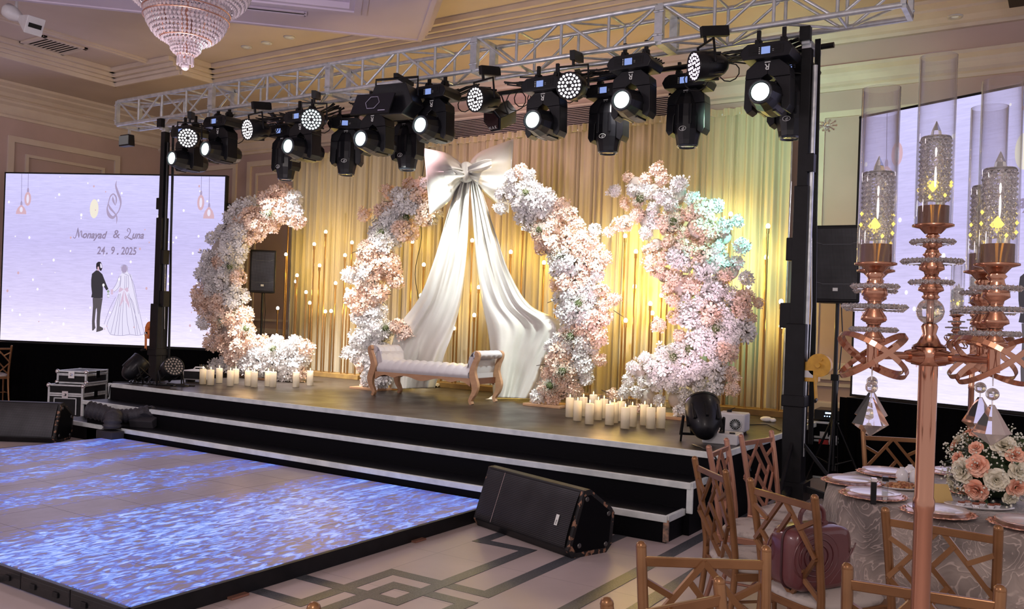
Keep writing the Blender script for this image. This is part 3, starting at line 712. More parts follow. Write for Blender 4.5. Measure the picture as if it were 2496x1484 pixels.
def head_geo(down):
    # head built along +y (lens at -y); returned matrices turn it
    g = G()
    prof = [(.085, -.27), (.105, -.27), (.112, -.22), (.135, -.12), (.14, 0), (.135, .12), (.115, .2), (.1, .24)]
    g.lathe([(r, z) for r, z in prof], 12, 0, None, False, None)
    for a in range(6):
        an = a*PI/3; g.box((.13*math.cos(an), .13*math.sin(an), .02), (.03, .03, .2))
    return g
def moving_head(lens_mat, down=False, pan=0.0, tilt=0.0, badge=True):
    t = bpy.data.objects.new('moving_head_light', None); COL.objects.link(t)
    g = G()
    for s in (-1, 1): g.box((s*.11, 0, .03), (.03, .03, .16)); g.box((s*.11, 0, -.01), (.05, .06, .07)); g.cyl((s*.11, -.05, -.01), (s*.11, .05, -.01), .022, n=8); g.tube([(s*.11, -.04, .0), (s*.11, 0, .035), (s*.11, .04, 0)], .012, 6)
    g.box((0, 0, -.038), (.26, .05, .02)); g.build('clamp', M_black, t)
    g = G(); n = 8
    poly_ = [(-.2, -.07), (-.23, -.12), (-.2, -.18), (.2, -.18), (.23, -.12), (.2, -.07), (.16, -.045), (-.16, -.045)]
    g.prism(poly_, -.15, .15); bs = g.build('base', M_body, t, bevel=0.008)
    g = G(); g.box((0, -.155, -.115), (.075, .006, .06)); g.build('display', M_screenblue, bs)
    g = G(); g.box((0, -.1505, -.112), (.3, .004, .075)); g.box((-.09, -.153, -.1), (.05, .005, .05))
    for k in range(4): g.cyl((-.055, -.15, -.09-.016*k), (-.055, -.156, -.09-.016*k), .005, n=6, mi=1)
    g.box((.1, -.152, -.1), (.05, .006, .045)); text_g(g, '::', .04, T(.055, -.157, -.13) @ RX(PI/2), 1)
    g.build('button_panel', [M_black, M_markw], bs)
    g = G()
    out = [(-.1, -.18), (-.185, -.25), (-.195, -.33), (-.195, -.6), (-.11, -.6), (-.11, -.42), (-.05, -.33), (.05, -.33), (.11, -.42), (.11, -.6), (.195, -.6), (.195, -.33), (.185, -.25), (.1, -.18)]
    # split into convex pieces
    g.prism([(-.1, -.18), (-.185, -.25), (-.195, -.33), (-.05, -.33), (0, -.3), (0, -.18)], -.085, .085)
    g.prism([(.1, -.18), (0, -.18), (0, -.3), (.05, -.33), (.195, -.33), (.185, -.25)], -.085, .085)
    for s in (-1, 1):
        P = [(-.195, -.33), (-.2, -.58), (-.17, -.63), (-.125, -.6), (-.12, -.44), (-.05, -.33)]
        g.prism(P if s < 0 else [(-a, b_) for a, b_ in P][::-1], -.08, .08)
    g.cyl((0, 0, -.2), (0, 0, -.16), .09, n=16)
    Y = g.build('yoke', M_body, t, bevel=0.006)
    if badge:
        g = G(); text_g(g, 'R', .075, T(.0, -.089, -.215) @ RX(PI/2) @ RZ(PI), 0, 0.1, 0.001, 'CENTER'); g.box((0, -.0885, -.2), (.05, .003, .008)); g.build('emblem', M_markw, Y)
    Mh = T(0, 0, -.50) @ RX(-PI/2+tilt) if not down else T(0, 0, -.47) @ RX(PI+tilt)
    # lathe axis z: lens at -z end; rotate so lens faces -y (or downward)
    Mh = (T(0, 0, -.50) @ RX(tilt) @ RX(-PI/2)) if not down else (T(0, 0, -.46) @ RX(tilt))
    g = head_geo(down); H = G().merge(g, Mh)
    hd = H.build('head', M_body, t, bevel=0.006)
    g = G(); g.lathe([(.086, -.262), (.086, -.285), (.098, -.285), (.102, -.26)], 24, 0, Mh, True, None, False); g.build('lens_ring', M_lens_rim, hd)
    g = G(); g.lathe([(.001, -.276), (.05, -.278), (.084, -.268)], 24, 0, Mh, True, None, False); g.build('lens', lens_mat, hd)
    g = G(); g.lathe([(.137, -.1), (.145, -.02), (.14, .1)], 12, 0, Mh, False, None, False)
    if down: g = G(); text_g(g, 'e', .06, T(0, -.142, -.6) @ RX(PI/2), 0, 0.3, 0, 'CENTER'); g.tube([(.035*math.cos(a*PI/8), -.142, -.583+.022*math.sin(a*PI/8)) for a in range(16)], .003, 4, closed=True); g.build('oval_logo', M_markw, hd)
    return t
MH = moving_head(M_lens_cool); 
fronts = [(-10.13, 0, 'leftmost moving head, hanging under the bright left par lamp'), (-9.45, 0, 'second moving head from the left end of the truss, lens lit'),
          (-7.93, 0, 'moving head under the cyan par lamp, lens pointing left'), (-6.77, 0, 'moving head beside the large black strobe box'), (-5.92, 0, 'moving head above the left loop of the satin bow'),
          (-4.51, 0, 'moving head just left of the pink-white par lamp at the middle right'), (-3.55, 0, 'large moving head above the right flower arch'), (-2.26, 0, 'rightmost lit moving head, next to the right lift tower')]
for i, (x, rz, lab) in enumerate(fronts):
    o = MH if i == 0 else dup(MH)
    o.location = (x, 7.56, TZ-.03-(.12, .05, .13, .14, .06, .14, .045, .115)[i]); o.rotation_euler = (0, 0, rz); tag(o, 'black '+lab, 'moving head light', 'moving head lights along the front of the truss')
MD = moving_head(pm('lens_off', (0.03, 0.03, 0.035), 0.1, coat=1), True)
rears = [(-8.88, 'moving head pointing straight down, leftmost of the rear row'), (-7.78, 'moving head turned down and away, left of the strobe box'), (-6.79, 'moving head pointing down behind the large strobe box'),
         (-4.1, 'moving head pointing down left of the large lit one'), (-3.23, 'moving head pointing down below the magenta-lit par lamp'), (-2.23, 'moving head pointing down half hidden behind the rightmost lit one')]
for i, (x, lab) in enumerate(rears):
    o = MD if i == 0 else dup(MD)
    o.location = (x, PYR+.02, PZR-.02); o.rotation_euler = (0, 0, 0.5 if i == 1 else 0); tag(o, 'black '+lab, 'moving head light', 'moving head lights on the rear pipe')

def par_can(name, lens_mat, label, loc, rot, hang=True, group=None, ledcol=None):
    t = bpy.data.objects.new(name, None); COL.objects.link(t); t.location = loc; t.rotation_euler = rot
    tag(t, label, 'par light', group)
    g = G(); g.lathe([(.125, -.13), (.13, -.12), (.13, .0), (.115, .08), (.08, .15), (.05, .18), (.001, .185)], 24, 0, RX(-PI/2)); 
    for k in range(8): a = k*PI/4; g.box((.122*math.cos(a), .02, .122*math.sin(a)), (.02, .14, .02))
    bd = g.build('housing', M_body, t)
    g = G(); g.lathe([(.001, -.128), (.122, -.128)], 24, 0, RX(-PI/2)); g.lathe([(.122, -.122), (.122, -.14), (.132, -.14), (.132, -.12)], 24, 1, RX(-PI/2)); g.build('lens', [pm(name+'_face', (.08, .08, .08), .3, emis=ledcol, estr=1.3) if ledcol else M_lens_rim, M_body], bd)
    g = G(); pts = [(0, 0)]
    for ring, n in ((.035, 6), (.07, 12), (.104, 18)):
        for k in range(n): a = 2*PI*k/n; g.cyl((ring*math.cos(a), -.129, ring*math.sin(a)), (ring*math.cos(a), -.134, ring*math.sin(a)), .0125, n=8)
    g.build('led_diodes', lens_mat, bd)
    g = G(); s = 1 if hang else -1
    g.tube([(-.15, 0, 0), (-.15, 0, .2*s), (.15, 0, .2*s), (.15, 0, 0)], .012, 6)
    if hang: g.cyl((0, 0, .2), (0, 0, .27), .015, n=8); g.box((0, .1, .30), (.05, .26, .09))
    else: g.tube([(-.15, 0, 0), (-.16, .12, .2*s), (.16, .12, .2*s), (.15, 0, 0)], .012, 6)
    g.build('yoke_bracket', M_black, t)
    return t
pcs = [(-10.05, (1, 1, 1), 14, 'par lamp shining brightest, at the left end of the truss', 0.75, (1, 1, 1)), (-8.86, (1, .93, .97), 6, 'par lamp with white face, second from the left', -0.15, (1, .75, .9)), (-7.78, (.75, 1, 1), 9, 'par lamp glowing cyan above the third moving head', 0.55, (.3, .8, 1)),
       (-5.35, (1, .95, 1), 6, 'par lamp with white face above the hexagonal floodlight', -0.25, (1, .8, .95)), (-4.23, (1, .93, 1), 7, 'par lamp with pink-white face right of the centre', 0.15, (1, .7, .95)), (-2.94, (1, .8, 1), 5, 'par lamp edged with magenta, nearest the right tower', -0.75, (.9, .2, .8))]
for (x, c, s_, lab, rz, lc), (ppx, ppy) in zip(pcs, ((453, 330), (605, 310), (757, 285), (1160, 235), (1388, 202), (1692, 152))):
    yy = 7.27 if ppx == 453 else 7.38; pq = ony(ppx, ppy, yy-.12)
    par_can('par_light', em('led_on', c, s_*.4), 'round black '+lab, (pq.x-.12*math.sin(rz), yy, pq.z-.01), (0.15, 0, rz), True, 'par lights hanging from the truss', lc)
# two other floodlights
t = thing('strobe_box', 'large black box floodlight with angular hood hanging left of centre', 'floodlight', (-6.22, 7.2, 3.97)); t.rotation_euler = (0, 0, .2); t.scale = (.92, .92, .92)
g = G(); g.prism([(-.2, .12), (-.3, -.1), (-.12, -.24), (.16, -.24), (.3, -.1), (.2, .12)], -.1, .2); g.build('housing', M_body, t, bevel=.01)
g = G(); g.box((-.12, -.17, -.27), (.5, .02, .3), M=RX(-.5)); g.build('flap', M_blackgloss, t)
g = G(); f6 = [(.09*math.cos(a*PI/3)-.12, -.185, -.26+.1*math.sin(a*PI/3)) for a in range(6)]; g.tube(f6, .004, 4, closed=True, M=RX(-.5)); g.box((.03, -.183, -.38), (.09, .002, .012), M=RX(-.5)); g.build('printed_outline', pm('print_lilac', (.4, .38, .5), .5), t)
g = G(); g.tube([(-.28, .05, 0), (-.28, .05, .22), (.28, .05, .22), (.28, .05, 0)], .015, 6); g.box((0, .22, .25), (.05, .42, .05)); g.build('bracket', M_black, t)
t = thing('hexagon_floodlight', 'small black hexagonal floodlight facing down over the grille', 'floodlight', (-5.38, 8.0, 3.84)); t.rotation_euler = (0.5, 0, -.3)
g = G(); g.prism([(.15*math.cos(a*PI/3), .15*math.sin(a*PI/3)) for a in range(6)], -.12, .14); g.build('housing', M_body, t, bevel=.008)
g = G(); g.prism([(.12*math.cos(a*PI/3), .12*math.sin(a*PI/3)) for a in range(6)], -.128, -.122); text_g(g, 'N A K', .05, T(-.08, -.131, -.1) @ RX(PI/2), 1); g.build('front_glass', [pm('dark_glass', (.03, .015, .015), .15), M_markw], t)
g = G(); g.tube([(-.15, 0, 0), (-.15, 0, .22), (.15, 0, .22), (.15, 0, 0)], .01, 6); g.build('bracket', M_black, t)
# small chrome floodlight at the truss's left end
t = thing('small_floodlight', 'small glass-faced floodlight under the left end of the truss', 'floodlight', (-11.84, 7.75, 4.05)); 
g = G(); g.box((0, 0, 0), (.26, .1, .17), taper=(.8, 1)); g.build('housing', M_body, t, bevel=.01)
g = G(); g.box((0, -.055, 0), (.22, .01, .13)); g.build('front_glass', pm('grey_glass', (.25, .32, .32), .1, coat=1), t); g = G(); g.box((.05, 0, .13), (.03, .03, .14)); g.build('bracket', M_alu, t)
# cable bundles along the truss
def cable_run(x0, x1, y, z, seed, n):
    r_ = random.Random(seed); g = G()
    for k in range(n):
        a = r_.uniform(x0, x1-.9); b_ = a+r_.uniform(.8, 1.9); b_ = min(b_, x1); yy = y+r_.uniform(-.1, .1); s_ = r_.uniform(.02, .1)
        g.tube([(a+(b_-a)*q/10, yy+.03*math.sin(q), z+r_.uniform(-.015, .015)-s_*math.sin(PI*q/10)) for q in range(11)], r_.uniform(.006, .011), 6)
    for k in range(n//2):
        a = r_.uniform(x0, x1); rr = r_.uniform(.04, .12); g.tube([(a+rr*math.sin(q*.6), y+.03*math.cos(q*.4), z-.1-rr+rr*math.cos(q*.6)) for q in range(12)], .006, 5)
    return g
for i in range(5):
    tag(cable_run(TXS[i]+(1.2 if i == 0 else .1), TXS[i+1]-(.9 if i == 4 else .1), 7.85, 4.15, 11+i, 15).build('cable_bundle', M_blackgloss), ['looping black cables under the leftmost truss section', 'looping black cables under the second truss section from the left', 'looping black cables under the middle truss section', 'looping black cables under the fourth truss section', 'black cables under the rightmost truss section'][i], 'cables', 'cable bundles on the truss')

# beams of rear heads and floor pars, wall-tint spots, and added fill
lamp('SPOT', 'beam_arch_left', (-8.88, 8.0, 3.3), 1000, (1, .93, .88), .06, (-9.2, 8.75, 1.6), 70, .8)
lamp('SPOT', 'beam_arch_second', (-7.72, 7.95, 3.3), 230, (1, .94, .88), .06, (-8.1, 8.9, 1.9), 60, .9)
lamp('SPOT', 'beam_bow', (-6.79, 7.7, 3.3), 180, (.93, 1, .97), .06, (-6.6, 9.1, 2.6), 70, .8)
lamp('SPOT', 'beam_arch_mid', (-4.1, 7.8, 3.3), 340, (.90, 1, .96), .06, (-4.7, 8.9, 1.8), 74, .8)
lamp('SPOT', 'beam_arch_right', (-2.23, 8.0, 3.3), 400, (.25, 1, .8), .06, (-2.95, 8.95, 2.8), 50, .9)
lamp('SPOT', 'fill_arch_left', (-9.6, 7.95, 3.9), 700, (1, .92, .9), .1, (-9.3, 9.0, 1.7), 60, .9)  # added fill on the left arch, not mounted in any par
lamp('SPOT', 'fill_arch_upper', (-3.85, 8.0, 4.0), 200, (1, .93, .92), .1, (-4.2, 8.9, 2.7), 80, 1)  # added fill on the upper right arches, set apart from the pars
lamp('SPOT', 'beam_green_wall', (-2.9, 7.9, 3.6), 170, (.6, 1, .68), .1, (-2.9, 10.5, 3.8), 80, 1)
lamp('SPOT', 'beam_pink_wall', (-7.3, 8.35, 3.85), 90, (1, .6, .66), .1, (-6.5, 10.5, 3.9), 95, 1)
lamp('SPOT', 'beam_floor_par_right', (-2.75, 7.2, .95), 520, (1, .70, .84), .09, (-3.7, 8.9, 1.9), 58, .8)
lamp('SPOT', 'beam_floor_par_left', (-9.75, 7.15, .9), 420, (1, .9, .88), .09, (-9.6, 8.9, 1.9), 60, .8)
lamp('SPOT', 'fill_front_wash', (-5.0, 8.25, 4.1), 300, (1, .92, .9), .2, (-6.9, 8.9, 1.4), 85, 1)  # added wash over the decor, no fitting carries it

# =================================================================== CURTAIN
M_curt = pm('cream_voile', (0.55, 0.49, 0.37), 0.8, col2=(0.47, 0.41, 0.30), nscale=2, sheen=0.2, stretch=(6, 1, .3))
cur = thing('backdrop_curtain', 'long cream pleated voile curtain hung across the back of the stage', 'curtain', (-7, 10.42, .62))
r_ = random.Random(3); ph = [(r_.uniform(0, 6.28), r_.uniform(.8, 1.2)) for _ in range(6)]
def cf(u, v):
    x = -11.2+8.35*u; top = 4.17+.04*u+.012*math.sin(x*9)
    a = .022*math.sin(x*24+ph[0][0]+1.5*math.sin(x*1.3))*(.5+.5*v) + .022*math.sin(x*66+ph[1][0]+3*math.sin(x*2.1)+.6*v) + .014*math.sin(x*101+ph[2][0]+3*math.sin(x*3.7)) + .03*math.sin(x*7.3+v*.5)
    a *= (.7+.45*v)
    return (x+.02*math.sin(x*17+v), 10.42+a, top-(top-.63)*v)
g = G(); g.surf(cf, 1500, 8); g.build('curtain_fabric', M_curt, cur, world=True)
g = G(); g.surf(lambda u, v: (-11.2+8.35*u, 10.37+.02*math.sin(u*700)+.02*math.sin(u*260), 4.24+.04*u-.09*v+.008*math.sin(u*300)), 900, 2); g.build('gathered_heading', M_curt, cur, world=True)
g = G(); g.cyl((-11.25, 10.42, 4.18), (-2.8, 10.42, 4.22), .02, n=8); g.build('curtain_rod', M_alu, cur, world=True)
for x in (-11.2, -7, -2.85): G().cyl((x, 10.46, .6), (x, 10.46, 4.2), .02, n=8).build('support_post', M_alu, cur, world=True)
tag(G().tube([(-8.35+.05*math.sin(k*.8), 10.345, 4.19-.14*k) for k in range(24)], .006, 5).build('hanging_wire', M_blackgloss), 'thin dark wire hanging down the cream curtain left of the bow', 'wire')

# =================================================================== POLE LAMPS
M_pole = pm('gold_pole', (0.42, 0.25, 0.10), 0.3, 0.85)
M_bulb = em('bulb_warm', (1, .86, .55), 9)
M_plank = pm('gold_plank', (0.30, 0.19, 0.06), 0.5, col2=(.22, .13, .05), nscale=9)
bulbs = {
 'L': [(677, 751), (697, 620), (703, 545), (724, 671), (721, 686), (746, 712), (755, 738), (766, 595), (779, 647), (794, 565), (793, 759), (807, 758), (818, 690), (841, 622), (858, 591), (851, 745), (846, 705), (872, 690), (883, 760)],
 'M': [(1005, 589), (1033, 645), (1026, 720), (1004, 765), (1151, 586), (1156, 768), (1245, 614), (1275, 557), (1167, 700), (1106, 800), (1080, 760), (1118, 690)],
 'N': [(1326, 640), (1356, 676), (1425, 770), (1447, 700)],
 'R': [(1524, 575), (1550, 613), (1547, 698), (1585, 740), (1590, 763), (1525, 781), (1612, 720), (1628, 660)],
 'S': [(1781, 522), (1872, 551), (1868, 627), (1825, 699), (1811, 678), (1904, 735), (1904, 795), (1757, 640), (1770, 700)]}
labs = {'L': 'cluster of thin gold pole lamps between the two left flower arches', 'M': 'cluster of thin gold pole lamps behind the satin bow and bench', 'N': 'few thin gold pole lamps half hidden behind the third flower arch', 'R': 'cluster of thin gold pole lamps in the gap between the two right arches', 'S': 'cluster of thin gold pole lamps by the right lift tower'}
nb = 0
for key, lst in bulbs.items():
    Ys = [9.98 if k % 2 else 10.14 for k in range(len(lst))]
    P = [ony(x, y, Y) for (x, y), Y in zip(lst, Ys)]
    xm = [p.x for p in P]; x0, x1 = min(xm)-.15, max(xm)+.12
    if key == 'S': x1 = min(x1, -2.45)
    t = thing('pole_lamp_cluster', labs[key], 'floor lamp', ((x0+x1)/2, 10.06, .6), 0, 'gold pole lamp clusters')
    g = G(); g.box(((x0+x1)/2, 9.98, .635), (x1-x0, .12, .07)); g.box(((x0+x1)/2, 10.16, .635), (x1-x0, .08, .07)); g.build('base_plank', M_plank, t, world=True, bevel=.004)
    for p, Y in zip(P, Ys):
        g = G(); top = p.z-.085
        g.cyl((p.x, Y, .66), (p.x, Y, top), .013, n=8); po = g.build('pole', M_pole, t, world=True)
        g = G(); g.cyl((p.x, Y, top), (p.x, Y, top+.06), .018, n=8); g.build('socket', M_pole, po, world=True)
        g = G(); g.ball((p.x, Y, p.z), .026, 10, 8, sq=(1, 1, 1.2)); g.build('bulb', M_bulb, po, world=True)
        nb += 1
        if nb % 2 == 0 or key in 'NR': lamp('POINT', 'bulb_glow', (p.x, Y+.0, p.z), 8.5 if key != 'L' else 6.5, (1, .66, .11), .05)

# =================================================================== TUFTED BENCH
M_wood = pm('bench_wood', (0.56, 0.33, 0.19), 0.35, col2=(0.48, 0.27, 0.15), nscale=6, stretch=(1, 1, 4))
M_wooddark = pm('bench_wood_dark', (0.14, 0.05, 0.025), 0.35)
M_leath = pm('white_leather', (0.62, 0.60, 0.62), 0.3, coat=0.2)
bench = thing('tufted_bench', 'white button-tufted bench with scrolled arms and curvy wooden legs', 'bench', (-6.55, 8.5, .6), 0.03)
BL, BD = 1.56, .52
def seat_f(u, v):
    x = -BL/2+.1+(BL-.2)*u; y = (v-.5)*BD
    px_ = u*12; py_ = v*3
    q = abs(math.sin(PI*px_/1))*abs(math.sin(PI*py_))
    e = min(1, min(v, 1-v)*7)
    return (x, y, .36+.07*(e**.5)+.018*q)
g = G(); g.surf(seat_f, 96, 24); g.surf(lambda u, v: (-BL/2+.1+(BL-.2)*u, -BD/2-.012*math.sin(PI*v)-.004*abs(math.sin(PI*u*12)), .30+.07*v), 96, 4); g.surf(lambda u, v: (-BL/2+.1+(BL-.2)*u, BD/2, .37-.07*v), 8, 2)
g.box((0, 0, .32), (BL-.2, BD-.02, .06)); g.build('seat_cushion', M_leath, bench)
def arm_profile():       # in xz for right arm; outward scroll
    return smooth_pts([(0, .30), (.0, .42), (.02, .52), (.07, .60), (.14, .62), (.185, .585), (.18, .545), (.13, .53)], 4)
ap = arm_profile()
for s in (-1, 1):
    g = G(); base = s*(BL/2-.14)
    def af(u, v):
        k = u*(len(ap)-1); i = min(int(k), len(ap)-2); f = k-i
        x = ap[i][0]*(1-f)+ap[i+1][0]*f; z = ap[i][1]*(1-f)+ap[i+1][1]*f
        tuft = .012*abs(math.sin(PI*u*4))*abs(math.sin(PI*v*4))
        return (base+s*(x-tuft), (v-.5)*(BD-.06), z+tuft*.6)
    g.surf(af, 36, 28); 
    g.surf(lambda u, v: (base+s*(.06+.03*math.sin(u*2)), (v-.5)*(BD-.06), .30+.23*u), 6, 4)
    g.cyl((base+s*.125, -(BD-.06)/2, .575), (base+s*.125, (BD-.06)/2, .575), .048, n=20)
    g.box((base+s*.045, 0, .42), (.06, BD-.08, .26))
    g.build('scrolled_arm', M_leath, bench, solid=.004)
# wooden frame sides: S-shaped post flowing into cabriole leg (front and back)
post = [(-.02, .60, .05), (-.05, .585, .05), (-.045, .54, .055), (-.01, .46, .06), (.01, .38, .075), (-.005, .30, .085), (-.03, .22, .085), (-.02, .14, .06), (.015, .08, .045), (.03, .04, .04), (.01, .0, .035)]
def ribbon(pts, th, y0, y1, M=None, g=None):
    pts = smooth_pts(pts, 5); n = len(pts); L = []; R = []
    for i in range(n):
        a = pts[max(i-1, 0)]; c = pts[min(i+1, n-1)]; dx, dz = c[0]-a[0], c[1]-a[1]; l = math.hypot(dx, dz) or 1
        nx, nz = -dz/l, dx/l; h = pts[i][2]/2
        L.append((pts[i][0]+nx*h, pts[i][1]+nz*h)); R.append((pts[i][0]-nx*h, pts[i][1]-nz*h))
    g = g or G()
    vs = [(x, y0, z) for x, z in L]+[(x, y0, z) for x, z in R]+[(x, y1, z) for x, z in L]+[(x, y1, z) for x, z in R]
    fs = []
    for i in range(n-1): fs += [(i, i+1, n+i+1, n+i), (2*n+i, 3*n+i, 3*n+i+1, 2*n+i+1), (i, 2*n+i, 2*n+i+1, i+1), (n+i, n+i+1, 3*n+i+1, 3*n+i)]
    fs += [(0, n, 3*n, 2*n), (n-1, 3*n-1, 4*n-1, 2*n-1)]
    g.add(vs, fs, 0, False, M); return g
for s in (-1, 1):
    for y in (-BD/2-.02, BD/2-.02):
        g = ribbon([(s*(BL/2-.05)-s*a+0*s if False else s*(BL/2-.03+(-a if a > -9 else 0)), z, wd) for a, z, wd in post], 0, y, y+.05)
        g.build('cabriole_leg', M_wood, bench, bevel=.006)
ap2 = [(0, 0), (.06, .045), (.12, .06), (.2, .035), (.27, .06), (.36, .06), (.5, .02), (.64, .06), (.73, .06), (.8, .035), (.88, .06), (.94, .045), (1, 0)]
aps = smooth_pts(ap2, 4)
for y in (-BD/2-.005, BD/2-.02):
    g = G(); n = len(aps); W0 = -BL/2+.07; WL = BL-.14
    vs = [(W0+WL*a, y, .30) for a, _ in aps]+[(W0+WL*a, y, .205+h) for a, h in aps]+[(W0+WL*a, y+.025, .30) for a, _ in aps]+[(W0+WL*a, y+.025, .205+h) for a, h in aps]
    fs = []
    for i in range(n-1): fs += [(i, n+i, n+i+1, i+1), (2*n+i, 2*n+i+1, 3*n+i+1, 3*n+i), (n+i, 3*n+i, 3*n+i+1, n+i+1), (i, i+1, 2*n+i+1, 2*n+i)]
    g.add(vs, fs); g.build('scalloped_apron', M_wood, bench)
g = G()
for s in (-1, 1): g.box((s*(BL/2-.05), 0, .265), (.03, BD-.06, .07))
g.build('side_apron', M_wooddark, bench)

# =================================================================== SATIN BOW
M_satin = pm('white_satin', (0.72, 0.71, 0.66), 0.2, coat=0.3, sheen=0.1, col2=(0.68, 0.67, 0.61), nscale=3, bump=.8, bscale=4)
BY = 9.02
bow = thing('satin_bow', 'giant white satin bow with long tails sweeping down behind the bench', 'bow', (-6.4, BY, .6))
def PB(px, py, d=0.0): return ony(px, py, BY+d)
def lerp(a, b_, t): return a+(b_-a)*t
def loop(name, K0, K1, top, bot, E0, E1, seed, off=0):
    # K0,K1 knot top/bottom; top/bot control polylines to the outer corners E0,E1
    TP = smooth_pts([K0]+top+[E0], 8); BT = smooth_pts([K1]+bot+[E1], 8)
    def at_(P, t): k = t*(len(P)-1); i = min(int(k), len(P)-2); f = k-i; return (P[i][0]*(1-f)+P[i+1][0]*f, P[i][1]*(1-f)+P[i+1][1]*f)
    g = G(); r_ = random.Random(seed); ph_ = [r_.uniform(0, 6) for _ in range(5)]
    for side in (-1, 1):
        def f(u, v):
            a = at_(TP, u); c = at_(BT, u)
            px = a[0]+(c[0]-a[0])*v; py = a[1]+(c[1]-a[1])*v
            puff = math.sin(PI*v)**.6*(.05+.28*math.sin(PI*min(1, u*1.02))**.8)
            wr = .07*math.sin(v*17+ph_[0]+2.2*u)*(1-u*.75)*math.sin(PI*v) + .04*math.sin(v*37+ph_[1]+3*u)*(1-u)*math.sin(PI*v) + .07*abs(math.sin(u*8+v*6+ph_[2]))*math.sin(PI*v)*math.sin(PI*u) + .06*math.sin(v*8+u*5+ph_[3])*u*(1-u)*2*math.sin(PI*v)
            sgn = -1 if side < 0 else .5
            return PB(px, py, off*u + sgn*puff + (wr if side < 0 else 0))
        g.surf(f, 48, 64)
    return g.build(name, M_satin, bow, world=True)
loop('left_loop', (1131, 405), (1133, 436), [(1112, 388), (1085, 372)], [(1112, 462), (1092, 495)], (1033, 361), (1047, 524), 2, -.12)
loop('right_loop', (1141, 405), (1141, 436), [(1152, 386), (1178, 366)], [(1166, 456), (1185, 478)], (1252, 338), (1240, 520), 5, .22)
def tail(name, Lp, Rp, seed, dy0, dy1, nf=5, amp=.05, flare=None):
    Lp = smooth_pts(Lp, 8); Rp = smooth_pts(Rp, 8); n = len(Lp)-1
    r_ = random.Random(seed); a0, a1, a2 = (r_.uniform(0, 6) for _ in range(3))
    g = G()
    def f(u, v):
        k = u*n; i = min(int(k), n-1); t = k-i
        L = [Lp[i][q]*(1-t)+Lp[i+1][q]*t for q in (0, 1)]; R = [Rp[i][q]*(1-t)+Rp[i+1][q]*t for q in (0, 1)]
        px = L[0]+(R[0]-L[0])*v; py = L[1]+(R[1]-L[1])*v
        d = dy0+(dy1-dy0)*u + amp*(.25+.9*u)*math.sin(v*nf*2*PI+a0+1.5*u)+.35*amp*math.sin(v*nf*5.3*PI+a1+4*u+2*math.sin(u*5+v*4))*(1-.3*u)+.9*amp*noise.noise(Vector((v*3.5+seed, u*2.2, .3)))+.35*amp*noise.noise(Vector((v*11, u*5, seed+.3)))+.05*math.sin(u*7+a2+v*3)*u
        return PB(px, py, d)
    g.surf(f, 90, 70); return g.build(name, M_satin, bow, world=True, solid=.004)
tail('left_tail', [(1123, 430), (1104, 480), (1080, 560), (1056, 640), (1022, 725), (975, 790), (955, 840), (945, 900), (950, 948)],
     [(1146, 432), (1142, 500), (1140, 580), (1133, 660), (1122, 740), (1102, 815), (1085, 860), (1072, 905), (1060, 945)], 3, -.02, -.02, 1.6, .055)
tail('right_tail', [(1144, 432), (1150, 500), (1156, 580), (1164, 660), (1176, 740), (1188, 800), (1196, 860), (1200, 920), (1202, 968)],
     [(1166, 440), (1186, 500), (1212, 580), (1240, 660), (1290, 742), (1375, 792), (1350, 860), (1325, 925), (1300, 972)], 8, -.02, -.05, 1.8, .065)
g = G()
kn = PB(1136, 420, -.1)
g.lathe([(.02, -.13), (.07, -.11), (.085, -.04), (.08, .03), (.075, .1), (.03, .13)], 28, 0, T(*kn), True, lambda a, z: 1+.12*math.sin(a*7+z*10)); g.build('knot', M_satin, bow, world=True)
g = G(); a = PB(1165, 410, -.2)
for (A, B_) in (((1140, 412), (1198, 398)), ((1132, 425), (1082, 428))):
    g.surf(lambda u, v: PB(A[0]+(B_[0]-A[0])*u, A[1]+(B_[1]-A[1])*u+(v-.5)*(10+16*math.sin(PI*u*.8)), -.27-.03*math.sin(v*9+u*3)-.05*math.sin(PI*u)), 16, 14)
g.build('tucked_end', M_satin, bow, world=True, solid=.004)
# gathered satin puddles on the deck
def puddle(px0, px1, py, seed, lab):
    a = onz(px0, py, .6); c = onz(px1, py, .6); r_ = random.Random(seed); s1, s2 = r_.uniform(0, 6), r_.uniform(0, 6)
    L = (c-a).length
    def f(u, v):
        x = a.x+(c.x-a.x)*u; y = a.y+(c.y-a.y)*u+(v-.35)*.45
        h = .13*math.sin(PI*v)*(math.sin(PI*u)**.5)*(.75+.4*math.sin(u*14+v*7+s1))+.03*abs(math.sin(u*23-v*11+s2))*math.sin(PI*v)
        return (x, y, .604+max(h, 0))
    g = G(); g.surf(f, 60, 24); g.build('gathered_end', M_satin, bow, world=True)
puddle(946, 1057, 945, 1, ''); puddle(1200, 1350, 972, 5, '')

